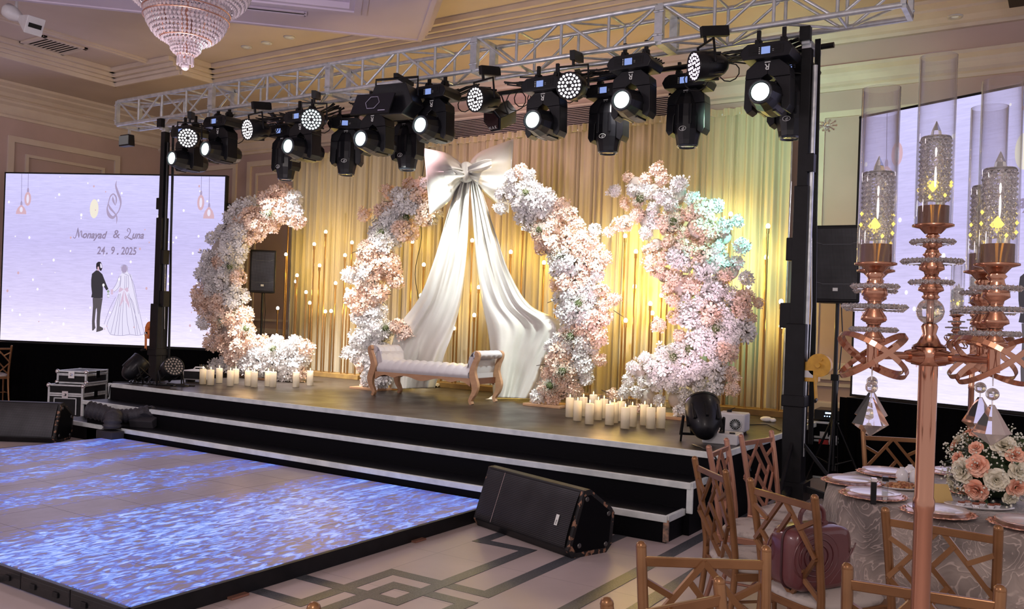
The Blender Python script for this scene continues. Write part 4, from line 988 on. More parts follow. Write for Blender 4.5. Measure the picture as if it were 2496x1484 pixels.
# =================================================================== FLOWER ARCHES
M_petw = pm('petal_white', (0.90, 0.885, 0.87), 0.6, col2=(0.85, 0.84, 0.83), nscale=12)
M_petp = pm('petal_peach', (0.92, 0.67, 0.52), 0.6, col2=(0.92, 0.78, 0.68), nscale=12)
M_gyp = pm('gyp_white', (0.72, 0.72, 0.62), 0.7); M_stem = pm('stem_green', (0.10, 0.13, 0.05), 0.7); M_twig = pm('twig_brown', (0.05, 0.03, 0.02), 0.8)
M_core = pm('flower_foam', (0.52, 0.47, 0.42), 0.9, bump=.5, bscale=20)
def blossom(g, c, nrm, r, rr, mi=0):
    q = Vector(nrm).to_track_quat('Z', 'Y'); a0 = rr.uniform(0, 6.28)
    for k in range(5):
        a = a0+k*2*PI/5; da = .62; lift = rr.uniform(.1, .55)
        P = []
        for (ra, an) in ((0.05, 0), (.6, -da*.8), (.62, da*.8), (1.0, -da*.55), (1.08, 0), (1.0, da*.55), (.62, 0)):
            z = lift*ra*ra*r + rr.uniform(-.12, .12)*r*ra
            P.append(Vector(c) + q @ Vector((ra*r*math.cos(a+an), ra*r*math.sin(a+an), z)))
        g.add(P, [(0, 1, 6), (0, 6, 2), (1, 3, 4, 6), (6, 4, 5, 2)], mi, True)
def spray_mesh(name, mat, seed, n=46):
    rr = random.Random(seed); g = G(); lob = [(Vector((rr.gauss(0, 1), rr.gauss(0, 1), rr.gauss(0, 1))).normalized(), rr.uniform(.55, 1.05)) for _ in range(7)]
    for i in range(n):
        z = 1-2*(i+.5)/n; a = i*2.39996; d = Vector((math.sqrt(1-z*z)*math.cos(a), math.sqrt(1-z*z)*math.sin(a), z))
        R = .6
        for l, s in lob: R = max(R, s*max(0, d.dot(l))**2.2)
        c = d*R*.13+Vector((rr.uniform(-1, 1), rr.uniform(-1, 1), rr.uniform(-1, 1)))*.012
        nn = (d+Vector((rr.uniform(-1, 1), rr.uniform(-1, 1), rr.uniform(-1, 1)))*.55).normalized()
        blossom(g, c, nn, rr.uniform(.033, .045), rr)
    for i in range(5): 
        d = Vector((rr.gauss(0, 1), rr.gauss(0, 1), rr.gauss(0, 1))).normalized(); g.tube([(0, 0, 0), d*.1], .003, 4, mi=1)
    return g.build(name, [mat, M_twig])
def flat_mesh_only(o):
    me = o.data; bpy.data.objects.remove(o); return me
ME_W = [flat_mesh_only(spray_mesh('white_blossom_spray', M_petw, 20+i)) for i in range(3)]
ME_P = [flat_mesh_only(spray_mesh('peach_blossom_spray', M_petp, 40+i)) for i in range(3)]
def gyp_mesh(seed):
    rr = random.Random(seed); g = G()
    for i in range(70):
        d = Vector((rr.gauss(0, 1), rr.gauss(0, 1), rr.gauss(0, 1))).normalized(); L = rr.uniform(.06, .14)
        p = d*L; g.tube([d*.02, p], .0012, 3, mi=1); g.ball(p, .006, 5, 4, 0)
        for _ in range(2): q_ = p+Vector((rr.uniform(-1, 1), rr.uniform(-1, 1), rr.uniform(-1, 1)))*.025; g.ball(q_, .005, 5, 4, 0)
    g.ball((0, 0, 0), .05, 8, 6, 1)
    return flat_mesh_only(g.build('babys_breath', [M_gyp, M_stem]))
ME_G = gyp_mesh(5)
AY = 8.9
def arch(label, circles, base, seed, nmax=94, gyps=(), ps=.37, lean=0.0, thick=1.0):
    circles = [(c[0], c[1], c[2]*thick) for c in circles]
    rr = random.Random(seed)
    bx = sum(b_[0] for b_ in base)/len(base); 
    P0 = ony(bx, base[0][1], AY)
    t = thing('flower_arch', label, 'flower arch', (P0.x, AY, .6), 0, 'crescent arches of white and peach blossoms')
    sc_ = 1.0/( (ony(bx+100, 700, AY)-ony(bx, 700, AY)).dot(RT)/100 )   # px per metre, roughly
    xs = [c[0] for c in circles]; ys = [c[1] for c in circles]
    def inside(x, y): return max((c[2]-math.hypot(x-c[0], y-c[1])) for c in circles)
    picks = []
    for _ in range(nmax):
        best = None; bd = -1
        for __ in range(60):
            c = rr.choice(circles); a = rr.uniform(0, 6.28); q_ = c[2]*math.sqrt(rr.random())
            x, y = c[0]+q_*math.cos(a), c[1]+q_*math.sin(a); ins = inside(x, y)
            if ins < 7: continue
            d = min([math.hypot(x-p[0], y-p[1]) for p in picks] or [999])
            d *= (1.0 if ins > 14 else .85)
            if d > bd: bd = d; best = (x, y, ins)
        if best: picks.append(best)
    for i, (x, y, ins) in enumerate(picks):
        dep = -min(ins, 50)/sc_*.75 + rr.uniform(-.05, .06)
        p = ony(x, y, AY+dep); p = ony(x, y, AY+dep+lean*max(0, p.z-.6))
        nz = noise.noise(Vector((x*.017+seed*9, y*.017, 1.3)))
        pe = nz > (0.5-ps)*.55
        me = rr.choice(ME_P if pe else ME_W)
        o = bpy.data.objects.new('blossom_spray', me); COL.objects.link(o); o.parent = t
        s_ = min(1.2, max(.5, (ins+24)/sc_/.13*.62))*rr.uniform(.9, 1.1)*(168/sc_)**.0
        p.z = max(p.z, .6+.11*s_)
        o.location = p-Vector(t.location); o.scale = (s_, s_*.9, s_); o.rotation_euler = (rr.uniform(0, 6), rr.uniform(0, 6), rr.uniform(0, 6))
        if pe: o['label'] = 'peach blossom spray'
    for x, y in gyps:
        ins = max(inside(x, y), 5); p = ony(x, y, AY-min(ins, 50)/sc_*.8-.11); p = ony(x, y, p.y+lean*max(0, p.z-.6))
        o = bpy.data.objects.new('babys_breath', ME_G); COL.objects.link(o); o.parent = t; o.location = p-Vector(t.location); o.scale = (.9, .9, .9); o.rotation_euler = (rr.uniform(0, 6), rr.uniform(0, 6), 0)
        o['label'] = 'green and white gypsophila tuft'
    g = G()
    for c in circles:
        if c[2] >= 34: p = ony(c[0], c[1], AY+.04); p = ony(c[0], c[1], p.y+lean*max(0, p.z-.6)); g.ball((p.x, p.y, max(p.z, .8)), c[2]/sc_*.62, 10, 8, sq=(1, .7, 1))
    g.build('foam_core', M_core, t, world=True)
    g = G()
    for _ in range(9):
        c = rr.choice([c for c in circles if c[2] < 60]); a = rr.uniform(-1, 1)+(0 if rr.random() < .5 else PI); p = ony(c[0]+c[2]*.9*math.cos(a), c[1]+c[2]*.9*math.sin(a), AY-.05)
        d = Vector((math.cos(a), -.2, -math.sin(a)*.5+rr.uniform(-.5, .2))).normalized(); g.tube([p, p+d*rr.uniform(.08, .16)], .004, 4)
    g.build('bare_twig', M_twig, t, world=True)
    g = G()
    for bx_, by_ in base: p = onz(bx_, by_, .6); g.box((p.x, AY, .615), (.5, .42, .03)); 
    g.build('base_board', M_wood, t, world=True, bevel=.004)
    return t
A1 = [(712, 500, 30), (680, 478, 24), (728, 535, 20), (665, 510, 44), (610, 535, 46), (580, 570, 50), (548, 620, 52), (528, 650, 44), (535, 690, 60), (520, 730, 50), (548, 760, 62), (570, 800, 50), (545, 830, 36), (590, 840, 52), (570, 880, 34), (535, 885, 20), (620, 880, 50), (665, 870, 48), (710, 862, 38), (735, 855, 20), (700, 905, 38), (640, 905, 42), (690, 640, 0)]
A1 = [c for c in A1 if c[2]]
A2 = [(1030, 470, 32), (1040, 520, 30), (1005, 450, 22), (948, 465, 16), (990, 495, 46), (950, 530, 42), (895, 525, 16), (940, 575, 46), (985, 560, 34), (912, 615, 44), (945, 650, 32), (900, 665, 42), (965, 682, 18), (858, 672, 20), (905, 715, 42), (868, 725, 24), (900, 765, 46), (915, 805, 42), (960, 800, 22), (985, 810, 14), (890, 830, 36), (915, 855, 34), (850, 855, 14), (870, 868, 14), (905, 890, 32), (915, 925, 34), (895, 940, 14)]
A3 = [(1262, 420, 24), (1285, 440, 26), (1240, 470, 34), (1220, 500, 18), (1285, 480, 46), (1325, 500, 44), (1365, 525, 44), (1290, 525, 36), (1330, 560, 42), (1395, 545, 30), (1440, 565, 22), (1345, 600, 42), (1390, 590, 44), (1430, 605, 40), (1470, 632, 18), (1390, 650, 52), (1440, 650, 40), (1400, 700, 50), (1450, 710, 32), (1365, 700, 20), (1395, 750, 50), (1440, 770, 46), (1480, 745, 22), (1495, 730, 14), (1415, 810, 50), (1455, 820, 28), (1375, 850, 44), (1425, 860, 40), (1370, 895, 46), (1415, 905, 36), (1455, 880, 16), (1350, 940, 44), (1320, 965, 26), (1385, 950, 36), (1400, 975, 16)]
A4 = [(1602, 415, 20), (1600, 440, 28), (1550, 448, 34), (1500, 468, 18), (1595, 470, 44), (1650, 475, 48), (1705, 505, 46), (1750, 500, 20), (1540, 490, 28), (1525, 540, 34), (1490, 562, 18), (1580, 535, 46), (1640, 545, 52), (1700, 560, 56), (1760, 575, 44), (1800, 610, 30), (1785, 540, 20), (1600, 600, 36), (1590, 640, 24), (1650, 620, 54), (1720, 640, 64), (1780, 660, 40), (1820, 680, 20), (1620, 670, 36), (1670, 700, 58), (1740, 710, 64), (1800, 740, 44), (1840, 745, 18), (1680, 770, 56), (1750, 790, 66), (1810, 800, 40), (1835, 800, 20), (1605, 790, 18), (1640, 795, 22), (1690, 840, 56), (1755, 850, 54), (1640, 860, 46), (1590, 880, 34), (1560, 905, 38), (1620, 915, 56), (1690, 915, 58), (1750, 915, 50), (1785, 935, 26), (1530, 945, 30), (1505, 965, 22), (1580, 965, 44), (1650, 975, 44), (1710, 960, 30), (1655, 1005, 24)]
arch('tall blossom crescent at the left end of the stage, curving open to the right', A1, [(640, 925)], 1, gyps=[(655, 520), (560, 650), (600, 800), (665, 850), (540, 780)], thick=1.1)
arch('slender blossom crescent left of the satin bow', A2, [(915, 948)], 2, gyps=[(990, 530), (930, 565), (905, 690), (940, 800)], ps=.42, lean=.15, thick=.9)
arch('blossom crescent right of the satin bow, curving open to the left', A3, [(1350, 988)], 3, gyps=[(1280, 470), (1315, 560), (1365, 625), (1390, 820), (1370, 905), (1410, 740), (1340, 940)], ps=.33)
arch('largest blossom crescent, tinted green and pink, at the right end of the stage', A4, [(1640, 1018)], 4, nmax=99, gyps=[(1560, 485), (1640, 540), (1680, 850), (1640, 870), (1745, 800)], ps=.27)

# =================================================================== CANDLES
def thin_glass(name, tint=(1, 1, 1), rough=0.0, mixf=0.12):
    m = bpy.data.materials.new(name); m.use_nodes = True; nt = m.node_tree; nt.nodes.remove(nt.nodes['Principled BSDF'])
    o = nt.nodes['Material Output']; tr = _n(nt, 'ShaderNodeBsdfTransparent'); tr.inputs[0].default_value = (*tint, 1)
    gl = _n(nt, 'ShaderNodeBsdfGlossy'); gl.inputs['Roughness'].default_value = max(rough, .02); lw = _n(nt, 'ShaderNodeLayerWeight'); pw = _n(nt, 'ShaderNodeMath', operation='POWER'); pw.inputs[1].default_value = 3.5; nt.links.new(lw.outputs[1], pw.inputs[0])
    fr = _n(nt, 'ShaderNodeMapRange'); fr.inputs[3].default_value = .05; fr.inputs[4].default_value = .85; nt.links.new(pw.outputs[0], fr.inputs[0])
    mxs = _n(nt, 'ShaderNodeMixShader'); nt.links.new(fr.outputs[0], mxs.inputs[0]); nt.links.new(tr.outputs[0], mxs.inputs[1]); nt.links.new(gl.outputs[0], mxs.inputs[2]); nt.links.new(mxs.outputs[0], o.inputs[0])
    return m
M_tg = thin_glass('clear_tube_glass')
m = pm('led_wax', (0.90, 0.84, 0.70), 0.5); nt = m.node_tree; b = nt.nodes['Principled BSDF']
tc = _n(nt, 'ShaderNodeTexCoord'); sp = _n(nt, 'ShaderNodeSeparateXYZ'); nt.links.new(tc.outputs['Object'], sp.inputs[0])
mr = _n(nt, 'ShaderNodeMapRange'); nt.links.new(sp.outputs[2], mr.inputs[0]); mr.inputs[1].default_value = .08; mr.inputs[2].default_value = .205; mr.inputs[3].default_value = .10; mr.inputs[4].default_value = .5
nt.links.new(mr.outputs[0], b.inputs['Emission Strength']); b.inputs['Emission Color'].default_value = (1, .68, .34, 1)
M_wax = m; M_flame = em('led_flame', (1, .7, .25), 5)
def candle():
    t = bpy.data.objects.new('pillar_candle', None); COL.objects.link(t)
    g = G(); g.lathe([(.001, .006), (.043, .006), (.043, .2), (.04, .205), (.001, .198)], 24); g.build('wax', M_wax, t)
    g = G(); g.lathe([(.001, .003), (.046, .001), (.047, .265)], 24, caps=False); g.build('glass_cylinder', M_tg, t)
    g = G(); g.ball((0, 0, .225), .007, 8, 8, sq=(1, 1, 2.6)); g.build('flame', M_flame, t)
    return t
CN = candle(); first = True
cl = [(494, 938), (513, 940), (534, 935), (561, 942), (574, 937), (604, 942), (619, 945), (653, 943), (665, 945), (721, 945), (755, 941)]
cll = ['leftmost of the row in front of the left arch', 'second from the left in front of the left arch', 'set slightly back, third from the left in the left row', 'fourth from the left in the left row', 'just behind the fourth in the left row', 'left one of the middle pair in the left row', 'right one of the middle pair in the left row', 'left one of the close pair before the left arch base', 'right one of the close pair before the left arch base', 'second from the right end of the left row', 'rightmost of the row before the left arch']
cr = [(1388, 1018), (1407, 1027), (1421, 1016), (1436, 1035), (1457, 1025), (1471, 1021), (1485, 1037), (1496, 1032), (1513, 1028), (1523, 1046), (1540, 1041), (1570, 1038), (1585, 1046), (1610, 1045), (1445, 1008)]
crl = ['leftmost of the right group', 'second from the left in the right group', 'set back near the left end of the right group', 'with bright top, front row, fourth from the left of the right group', 'glowing amber near the left of the right group', 'set back behind the amber one in the right group', 'front row, in the middle of the right group', 'half hidden behind the middle one of the right group', 'amber one left of the centre front of the right group', 'frontmost, largest looking of the right group', 'directly right of the frontmost one', 'amber one behind the second last of the right group', 'second from the right end of the right group', 'rightmost of the right group', 'farthest back, its top showing behind the left ones']
for lst, ll, gp in ((cl, cll, 'pillar candles before the left arch'), (cr, crl, 'pillar candles before the right arch')):
    for (x, y), lab in zip(lst, ll):
        p = onz(x, y-1, .6); o = CN if first else dup(CN); first = False
        o.location = p; s_ = 1.06; tag(o, 'cream glass candle, '+lab, 'candle', gp)
lamp('POINT', 'candle_glow', (-3.85, 7.75, .95), 4, (1, .6, .25), .15); lamp('POINT', 'candle_glow', (-9.1, 7.75, .95), 3, (1, .6, .25), .15)

# =================================================================== EQUIPMENT ON AND AROUND THE STAGE
M_ledoff = pm('led_off', (.35, .3, .26), .3)
fp = onz(1708, 1080, .6); par_can('par_light', M_ledoff, 'large black par light on the stage corner aimed up at the right arch', (fp.x, fp.y+.05, .82), (-.75, 0, math.radians(-150)), False, 'par lights lying on the stage').scale = (1.15, 1.15, 1.15)
par_can('par_light', M_ledoff, 'black par light on the left stage corner, face turned away', (-10.32, 6.98, .8), (-.8, .2, math.radians(160)), False, 'par lights lying on the stage')
par_can('par_light', M_ledoff, 'black par light on the left stage corner showing its round lens', (-9.72, 7.08, .8), (-.45, 0, math.radians(75)), False, 'par lights lying on the stage')
# white fog machine with fan
t = thing('fog_machine', 'small white machine with a round fan grille behind the right floor par light', 'machine', (-2.66, 8.1, .6), 0.1)
t.scale = (.78, .78, .78)
g = G(); g.box((0, 0, .14), (.34, .3, .22)); g.build('case', M_white, t, bevel=.02)
g = G(); g.cyl((.06, -.152, .12), (.06, -.158, .12), .07, n=24); g.build('fan_opening', M_black, t)
g = G(); g.tube([(.06+.068*math.cos(a*PI/12), -.16, .12+.068*math.sin(a*PI/12)) for a in range(24)], .004, 5, closed=True)
for k in range(8): a = k*PI/8; g.cyl((.06+.066*math.cos(a), -.16, .12+.066*math.sin(a)), (.06-.066*math.cos(a), -.16, .12-.066*math.sin(a)), .003, n=5)
g.build('fan_grille', M_alu, t)
g = G(); g.cyl((-.05, 0, .25), (-.05, 0, .28), .03, n=10); g.tube([(-.08, 0, .25), (.02, -.02, .31)], .006, 5); g.build('filler_cap', M_black, t)
for a in (-.12, .12): G().box((a, 0, .015), (.04, .2, .03)).build('foot', M_black, t)
t = thing('control_box', 'flat pale box with dark dials on the right edge of the stage', 'control box', (-2.5, 7.35, .6), 0.1)
G().box((0, 0, .045), (.3, .26, .09)).build('case', M_white, t, bevel=.01)
g = G(); 
for k in range(3): g.cyl((-.09+k*.09, -.05, .09), (-.09+k*.09, -.05, .1), .025, n=14)
g.build('dial', M_black, t)
t = thing('small_projector', 'small white box projector on the stage left of the first candles', 'projector', (-10.02, 7.75, .6), .4)
G().box((0, 0, .1), (.32, .26, .13)).build('case', M_white, t, bevel=.012); G().box((0, -.135, .1), (.28, .012, .1)).build('dark_front', M_black, t)
g = G(); g.tube([(-.08, 0, .165), (-.05, 0, .2), (.08, 0, .2), (.1, 0, .165)], .01, 6); g.build('handle', M_white, t)
for a in (-.12, .12): G().box((a, 0, .018), (.03, .2, .036)).build('foot', M_black, t)
g = G(); r_ = random.Random(9)
for k in range(7): x = -10.35+.12*k; g.tube([(x+.2*math.sin(q*.7+k), 7.0+.12*math.cos(q*.9+k*.7)+.08*k*.3, .61) for q in range(14)], .008, 5)
g.tube([(-10.3, 6.9, .61), (-10.36, 6.705, .615), (-10.37, 6.67, .56), (-10.38, 6.66, .42)], .008, 5)
tag(g.build('floor_cable', M_blackgloss), 'tangle of black cables around the left floor par lights', 'cables')
tag(G().tube([(-2.62, 6.95, .61), (-2.5, 6.8, .62), (-2.35, 6.68, .6), (-2.27, 6.65, .5), (-2.24, 6.62, .3)], .008, 5).build('floor_cable', M_blackgloss), 'black cable hanging over the right front corner of the stage', 'cable')
tag(G().tube([(-2.4, 7.4, .61), (-2.3, 7.3, .62), (-2.22, 7.25, .4)], .01, 5).build('floor_cable', M_blackgloss), 'black cable over the right side edge of the stage beside the dials box', 'cable')
tag(G().tube([(-2.9, 8.6, .61), (-2.6, 9.0, .61), (-2.35, 8.6, .61)], .006, 5).build('floor_cable', M_blackgloss), 'thin dark cable curving on the stage behind the white machine', 'cable')
p_ = onz(1868, 1028, .6); g = G(); g.ball((p_.x, p_.y, .63), .05, 8, 6, sq=(1.4, 1, .6)); g.ball((p_.x+.07, p_.y, .625), .035, 8, 6, sq=(1, 1, .7)); tag(g.build('crumpled_tissue', M_petw), 'crumpled cream tissue on the stage near the right tower', 'tissue')

# flight cases
def flight_case(name, loc, rz, d, label, wheels=False, mats=None, group=None):
    W_, D_, H_ = d; t = thing(name, label, 'flight case', loc, rz, group)
    g = G(); g.box((0, 0, H_/2), (W_-.02, D_-.02, H_-.02)); g.build('panels', mats or M_black, t)
    g = G(); e_ = .03
    for sx in (-1, 1):
        for sy in (-1, 1): g.box((sx*(W_/2-e_/2+.004), sy*(D_/2-e_/2+.004), H_/2), (e_, e_, H_))
        for z in (e_/2, H_-e_/2, H_*.72, H_*.66): g.box((sx*(W_/2-e_/2+.004), 0, z), (e_*.9, D_, e_*.8))
    for sy in (-1, 1):
        for z in (e_/2, H_-e_/2, H_*.72, H_*.66): g.box((0, sy*(D_/2-e_/2+.004), z), (W_, e_*.9, e_*.8))
    g.build('edge_extrusion', M_alu, t, bevel=.003)
    for sx in (-1, 1):
        for z in (.02, H_-.02):
            g = G(); g.ball((sx*(W_/2-.005), -(D_/2-.005), z), .032, 10, 8); g.build('ball_corner', M_chrome, t)
    g = G(); g.box((0, -(D_/2+.004), H_*.69), (.09, .014, .1)); g.cyl((-.01, -D_/2-.012, H_*.69), (.01, -D_/2-.012, H_*.69), .02, n=10); g.build('latch', M_chrome, t); G().box((W_/2+.004, 0, H_*.69), (.014, .09, .1)).build('latch', M_chrome, t)
    return t
pc = onz(203, 938, .476); rzc = math.radians(27); ax = Vector((math.cos(rzc), math.sin(rzc), 0)); ay = Vector((-math.sin(rzc), math.cos(rzc), 0))
c = pc-ax*.26+ay*.3
fc = flight_case('flight_case', (c.x, c.y, 0), rzc, (.52, .6, .474), 'larger black flight case with aluminium edges, underneath, left of the stage', group='stacked flight cases')
g = G()
for a, b_, cc, e_ in ((-.17, .17, .27, .285), (-.17, -.155, .05, .285), (.155, .17, .05, .285)): g.box(((a+b_)/2, -.3, (cc+e_)/2), (b_-a, .012, e_-cc))
g.build('front_frame', M_alu, fc)
c2 = c+ax*.04+ay*.04
flight_case('flight_case', (c2.x, c2.y, .476), rzc, (.44, .54, .19), 'smaller black flight case with aluminium edges, stacked on top, left of the stage', group='stacked flight cases')

# stage monitor wedges
M_grille = pm('speaker_grille', (0.03, 0.03, 0.034), 0.5, 0.4)
def perf(rotx):
  m = bpy.data.materials.new('perforated_grille'); m.use_nodes = True; nt = m.node_tree; b = nt.nodes['Principled BSDF']
  tc = _n(nt, 'ShaderNodeTexCoord'); vo = _n(nt, 'ShaderNodeTexVoronoi'); vo.voronoi_dimensions = '2D'; vo.inputs['Scale'].default_value = 80; vo.inputs['Randomness'].default_value = 0.0; mpg = _n(nt, 'ShaderNodeMapping'); mpg.inputs['Rotation'].default_value = (rotx, 0, 0); nt.links.new(tc.outputs['Object'], mpg.inputs[0]); nt.links.new(mpg.outputs[0], vo.inputs[0])
  no = _n(nt, 'ShaderNodeTexNoise'); no.inputs['Scale'].default_value = 5; nt.links.new(tc.outputs['Object'], no.inputs[0])
  rp = _n(nt, 'ShaderNodeValToRGB'); nt.links.new(vo.outputs[0], rp.inputs[0]); e = rp.color_ramp.elements; e[0].position = .34; e[0].color = (0.004, 0.004, 0.005, 1); e[1].position = .5; e[1].color = (0.10, 0.10, 0.115, 1)
  mx = _n(nt, 'ShaderNodeMix', data_type='RGBA', blend_type='MULTIPLY'); mx.inputs[0].default_value = .8; nt.links.new(rp.outputs[0], mx.inputs[6]); nt.links.new(no.outputs[0], mx.inputs[7]); nt.links.new(mx.outputs[2], b.inputs['Base Color'])
  b.inputs['Metallic'].default_value = .5; b.inputs['Roughness'].default_value = .42; return m
M_perf = perf(-math.radians(90)); M_perfw = perf(-math.radians(70.4))
M_wornedge = pm('worn_black_paint', (0.010, 0.010, 0.011), 0.6, col2=(0.30, 0.16, 0.10), nscale=26, nlo=.56, nhi=.6)
def wedge(label, P0, P1, mark=True):
    # P0 front-bottom right corner, P1 front-bottom left corner on the floor
    P0 = Vector((*P0, 0)); P1 = Vector((*P1, 0)); L = (P1-P0).length; rz = math.atan2(P0.y-P1.y, P0.x-P1.x)
    t = thing('stage_monitor_speaker', label, 'speaker', ((P0.x+P1.x)/2, (P0.y+P1.y)/2, 0), rz)
    prof = [(.04, 0), (.36, 0), (.41, .05), (.43, .27), (.40, .31), (.19, .455), (.13, .45), (-.0, .06)]
    def sec(x, k=1.0, dy=0): return [(x, y*k+dy, z*k+(0 if k == 1 else .002)) for y, z in prof]
    n = len(prof); g = G(); a = sec(-L/2+.02); c_ = sec(L/2-.02)
    g.add(a+c_, [tuple(range(n)), tuple(range(n, 2*n))[::-1]]+[(i, n+i, n+(i+1) % n, (i+1) % n) for i in range(n)]); g.build('cabinet', M_black, t, bevel=.008)
    for s in (-1, 1):
        g = G(); n = len(prof); cy, cz = .22, .22
        oo = [(s*(L/2), y, z) for y, z in prof]; ii = [(s*(L/2+.002), cy+(y-cy)*.86, cz+(z-cz)*.86) for y, z in prof]; ob = [(s*(L/2-.03), y, z) for y, z in prof]
        g.add(oo+ii+ob, [(i, (i+1) % n, n+(i+1) % n, n+i) for i in range(n)]+[(i, 2*n+i, 2*n+(i+1) % n, (i+1) % n) for i in range(n)]+[tuple(range(n, 2*n))], 0)
        ep = g.build('end_panel', [M_wornedge], t)
        g = G(); 
        for y, z in ((.16, .39), (.37, .27), (.1, .08), (.35, .06)): g.cyl((s*(L/2), y, z), (s*(L/2+.008), y, z), .02, .014, n=12)
        g.build('corner_bolt', M_chrome if False else pm('dark_bolt', (.15, .15, .15), .4, .8), ep)
        g = G(); g.add([(s*(L/2+.003), cy+(y-cy)*.84, cz+(z-cz)*.84) for y, z in prof], [tuple(range(n))]); g.build('black_inset', M_stageside, ep)
    g = G(); A = Vector((0, -.006, .075)); B_ = Vector((0, .122, .435)); nn = Vector((0, -.94, .33))
    g.surf(lambda u, v: tuple(Vector((-L/2+.03+(L-.06)*u, 0, 0))+A+(B_-A)*v+nn*(.012*math.sin(PI*v)**.5*1)), 24, 8); gg = g.build('grille', M_perfw, t)
    g = G(); x = -L/2+L*.22; g.bar(Vector((x, 0, 0))+A+nn*.014, Vector((x, 0, 0))+B_+nn*.014, .004, .003, upv=nn); g.build('grille_seam', M_chrome, gg)
    if mark:
        g = G(); c0 = A+(B_-A)*.42+nn*.017; Mx = T(L/2-.16, c0.y, c0.z) @ RX(-math.atan2(.94, .33)+PI/2+PI*0) 
        Rm = Matrix(((1, 0, 0, 0), (0, .33, -.94, 0), (0, .94, .33, 0), (0, 0, 0, 1)))
        g.box((0, 0, 0), (.03, .075, .003), T(L/2-.16, c0.y, c0.z) @ Rm); text_g(g, 'ma', .026, T(L/2-.152, c0.y, c0.z) @ Rm @ T(0, -.03, .003) @ RZ(PI/2), 1); g.build('badge', [M_markw, M_black], gg)
    return t
wedge('black wedge monitor speaker with chipped edges on the floor before the steps', (-2.80, 5.17), (-3.83, 5.53))
wedge('black wedge monitor speaker at the left edge beside the LED dance floor', (-9.74, 5.60), (-10.84, 4.88), False)

# fog ducts
def hose(g, pts, r):
    P = smooth_pts(pts, 10); g.tube(P, r, 14, rs=[r*(1+.13*math.sin(i*2.1)) for i in range(len(P))])
W_ = 10.2
def Q(px, py, dz=0, w_=10.2): p = onw(px, py, w_); return (p.x, p.y, p.z+dz)
M_hose = pm('duct_hose', (.035, .034, .042), .55, bump=.6, bscale=70)
t = thing('fog_duct', 'black corrugated fog hoses with flat nozzles between wedge and steps', 'hose', (*onz(285, 1060, 0)[:2], 0))
n1 = onz(272, 1062, .12); n2 = onz(352, 1036, .22)
g = G(); hose(g, [Q(215, 998), Q(250, 1006), Q(275, 1018), (n1.x-.02, n1.y+.02, .32), (n1.x, n1.y, .2)], .095); hose(g, [Q(240, 1002), Q(285, 1014), Q(325, 1012), (n2.x-.05, n2.y+.1, .36), (n2.x-.0, n2.y+.02, .29)], .08); g.build('hose', M_hose, t, world=True)
M_noz = pm('nozzle', (.03, .028, .034), .7)
g = G(); g.box((n1.x, n1.y-.02, .11), (.3, .16, .15), M=None); g.build('nozzle', M_noz, t, world=True, bevel=.01)
g = G(); g.box((0, 0, 0), (.3, .16, .1), T(n2.x, n2.y, .26) @ RZ(.4) @ RX(.35)); g.build('nozzle', M_noz, t, world=True, bevel=.01)
g = G(); g.box((-9.62, 6.12, .15), (.36, .2, .3)); g.build('machine_box', M_stageside, t, world=True, bevel=.01)

# PA speakers on poles
def pa(label, loc, rz, s=1.0, mark=True):
    t = thing('pa_speaker', label, 'speaker', loc, rz)
    g = G(); W, D, H_ = .46*s, .4*s, .78*s
    poly = [(-W/2, -D/2), (W/2, -D/2), (W/2*.72, D/2), (-W/2*.72, D/2)]
    g.add([(x, y, z) for z in (0, H_) for x, y in poly], [(3, 2, 1, 0), (4, 5, 6, 7)]+[(i, (i+1) % 4, 4+(i+1) % 4, 4+i) for i in range(4)]); cb = g.build('cabinet', M_black, t, bevel=.015)
    g = G(); g.box((0, -D/2-.006, H_/2), (W-.05, .014, H_-.06)); gr_ = g.build('grille', M_perf, cb, bevel=.004)
    g = G()
    for z in (H_*.24, H_*.75): g.tube([(-W/2+.03, -D/2-.016, z+.02), (-W/2+.1, -D/2-.016, z), (W/2-.1, -D/2-.016, z), (W/2-.03, -D/2-.016, z+.02)], .003, 4)
    if mark: g.box((.0, -D/2-.018, .1*s+.03), (.045, .004, .03), mi=1)
    g.build('grille_line', [pm('grey_line', (.12, .13, .14), .5), M_markw], gr_)
    g = G(); zb = -loc[2]+ (0 if loc[1] < 99 else 0); base_z = -loc[2]
    g.cyl((0, .02, base_z+.25), (0, .02, 0), .019, n=10); g.cyl((0, .02, base_z+.25), (0, .02, base_z+1.15), .026, n=10); g.box((0, .02, base_z+1.15), (.07, .07, .06)); g.build('pole', M_blackgloss, t)
    for k in range(3):
        a = k*2*PI/3+.5; g = G(); g.cyl((0, .02, base_z+.78), (.36*math.cos(a), .02+.36*math.sin(a), base_z+.02), .012, n=8); g.cyl((0, .02, base_z+.3), (.21*math.cos(a), .02+.21*math.sin(a), base_z+.36), .008, n=6); g.ball((.36*math.cos(a), .02+.36*math.sin(a), base_z+.022), .022, 8, 6); g.build('tripod_leg', M_blackgloss, t)
    g = G(); g.tube([(.03, .05, 0), (.05, .06, -.3), (.02, .05, -.9), (.05, .05, base_z+.2), (.1, .1, base_z+.02)], .006, 5); g.build('cable', M_blackgloss, t)
    return t
pr_ = onw(2041, 739, 8.4); pa('black loudspeaker on a tripod stand between the right tower and right screen', (pr_.x, pr_.y, pr_.z), .1, .94)
pl_ = ony(640, 714, 9.5); pa('black loudspeaker on a stand, half hidden behind the left flower arch', (pl_.x, pl_.y, pl_.z), .8, .86)

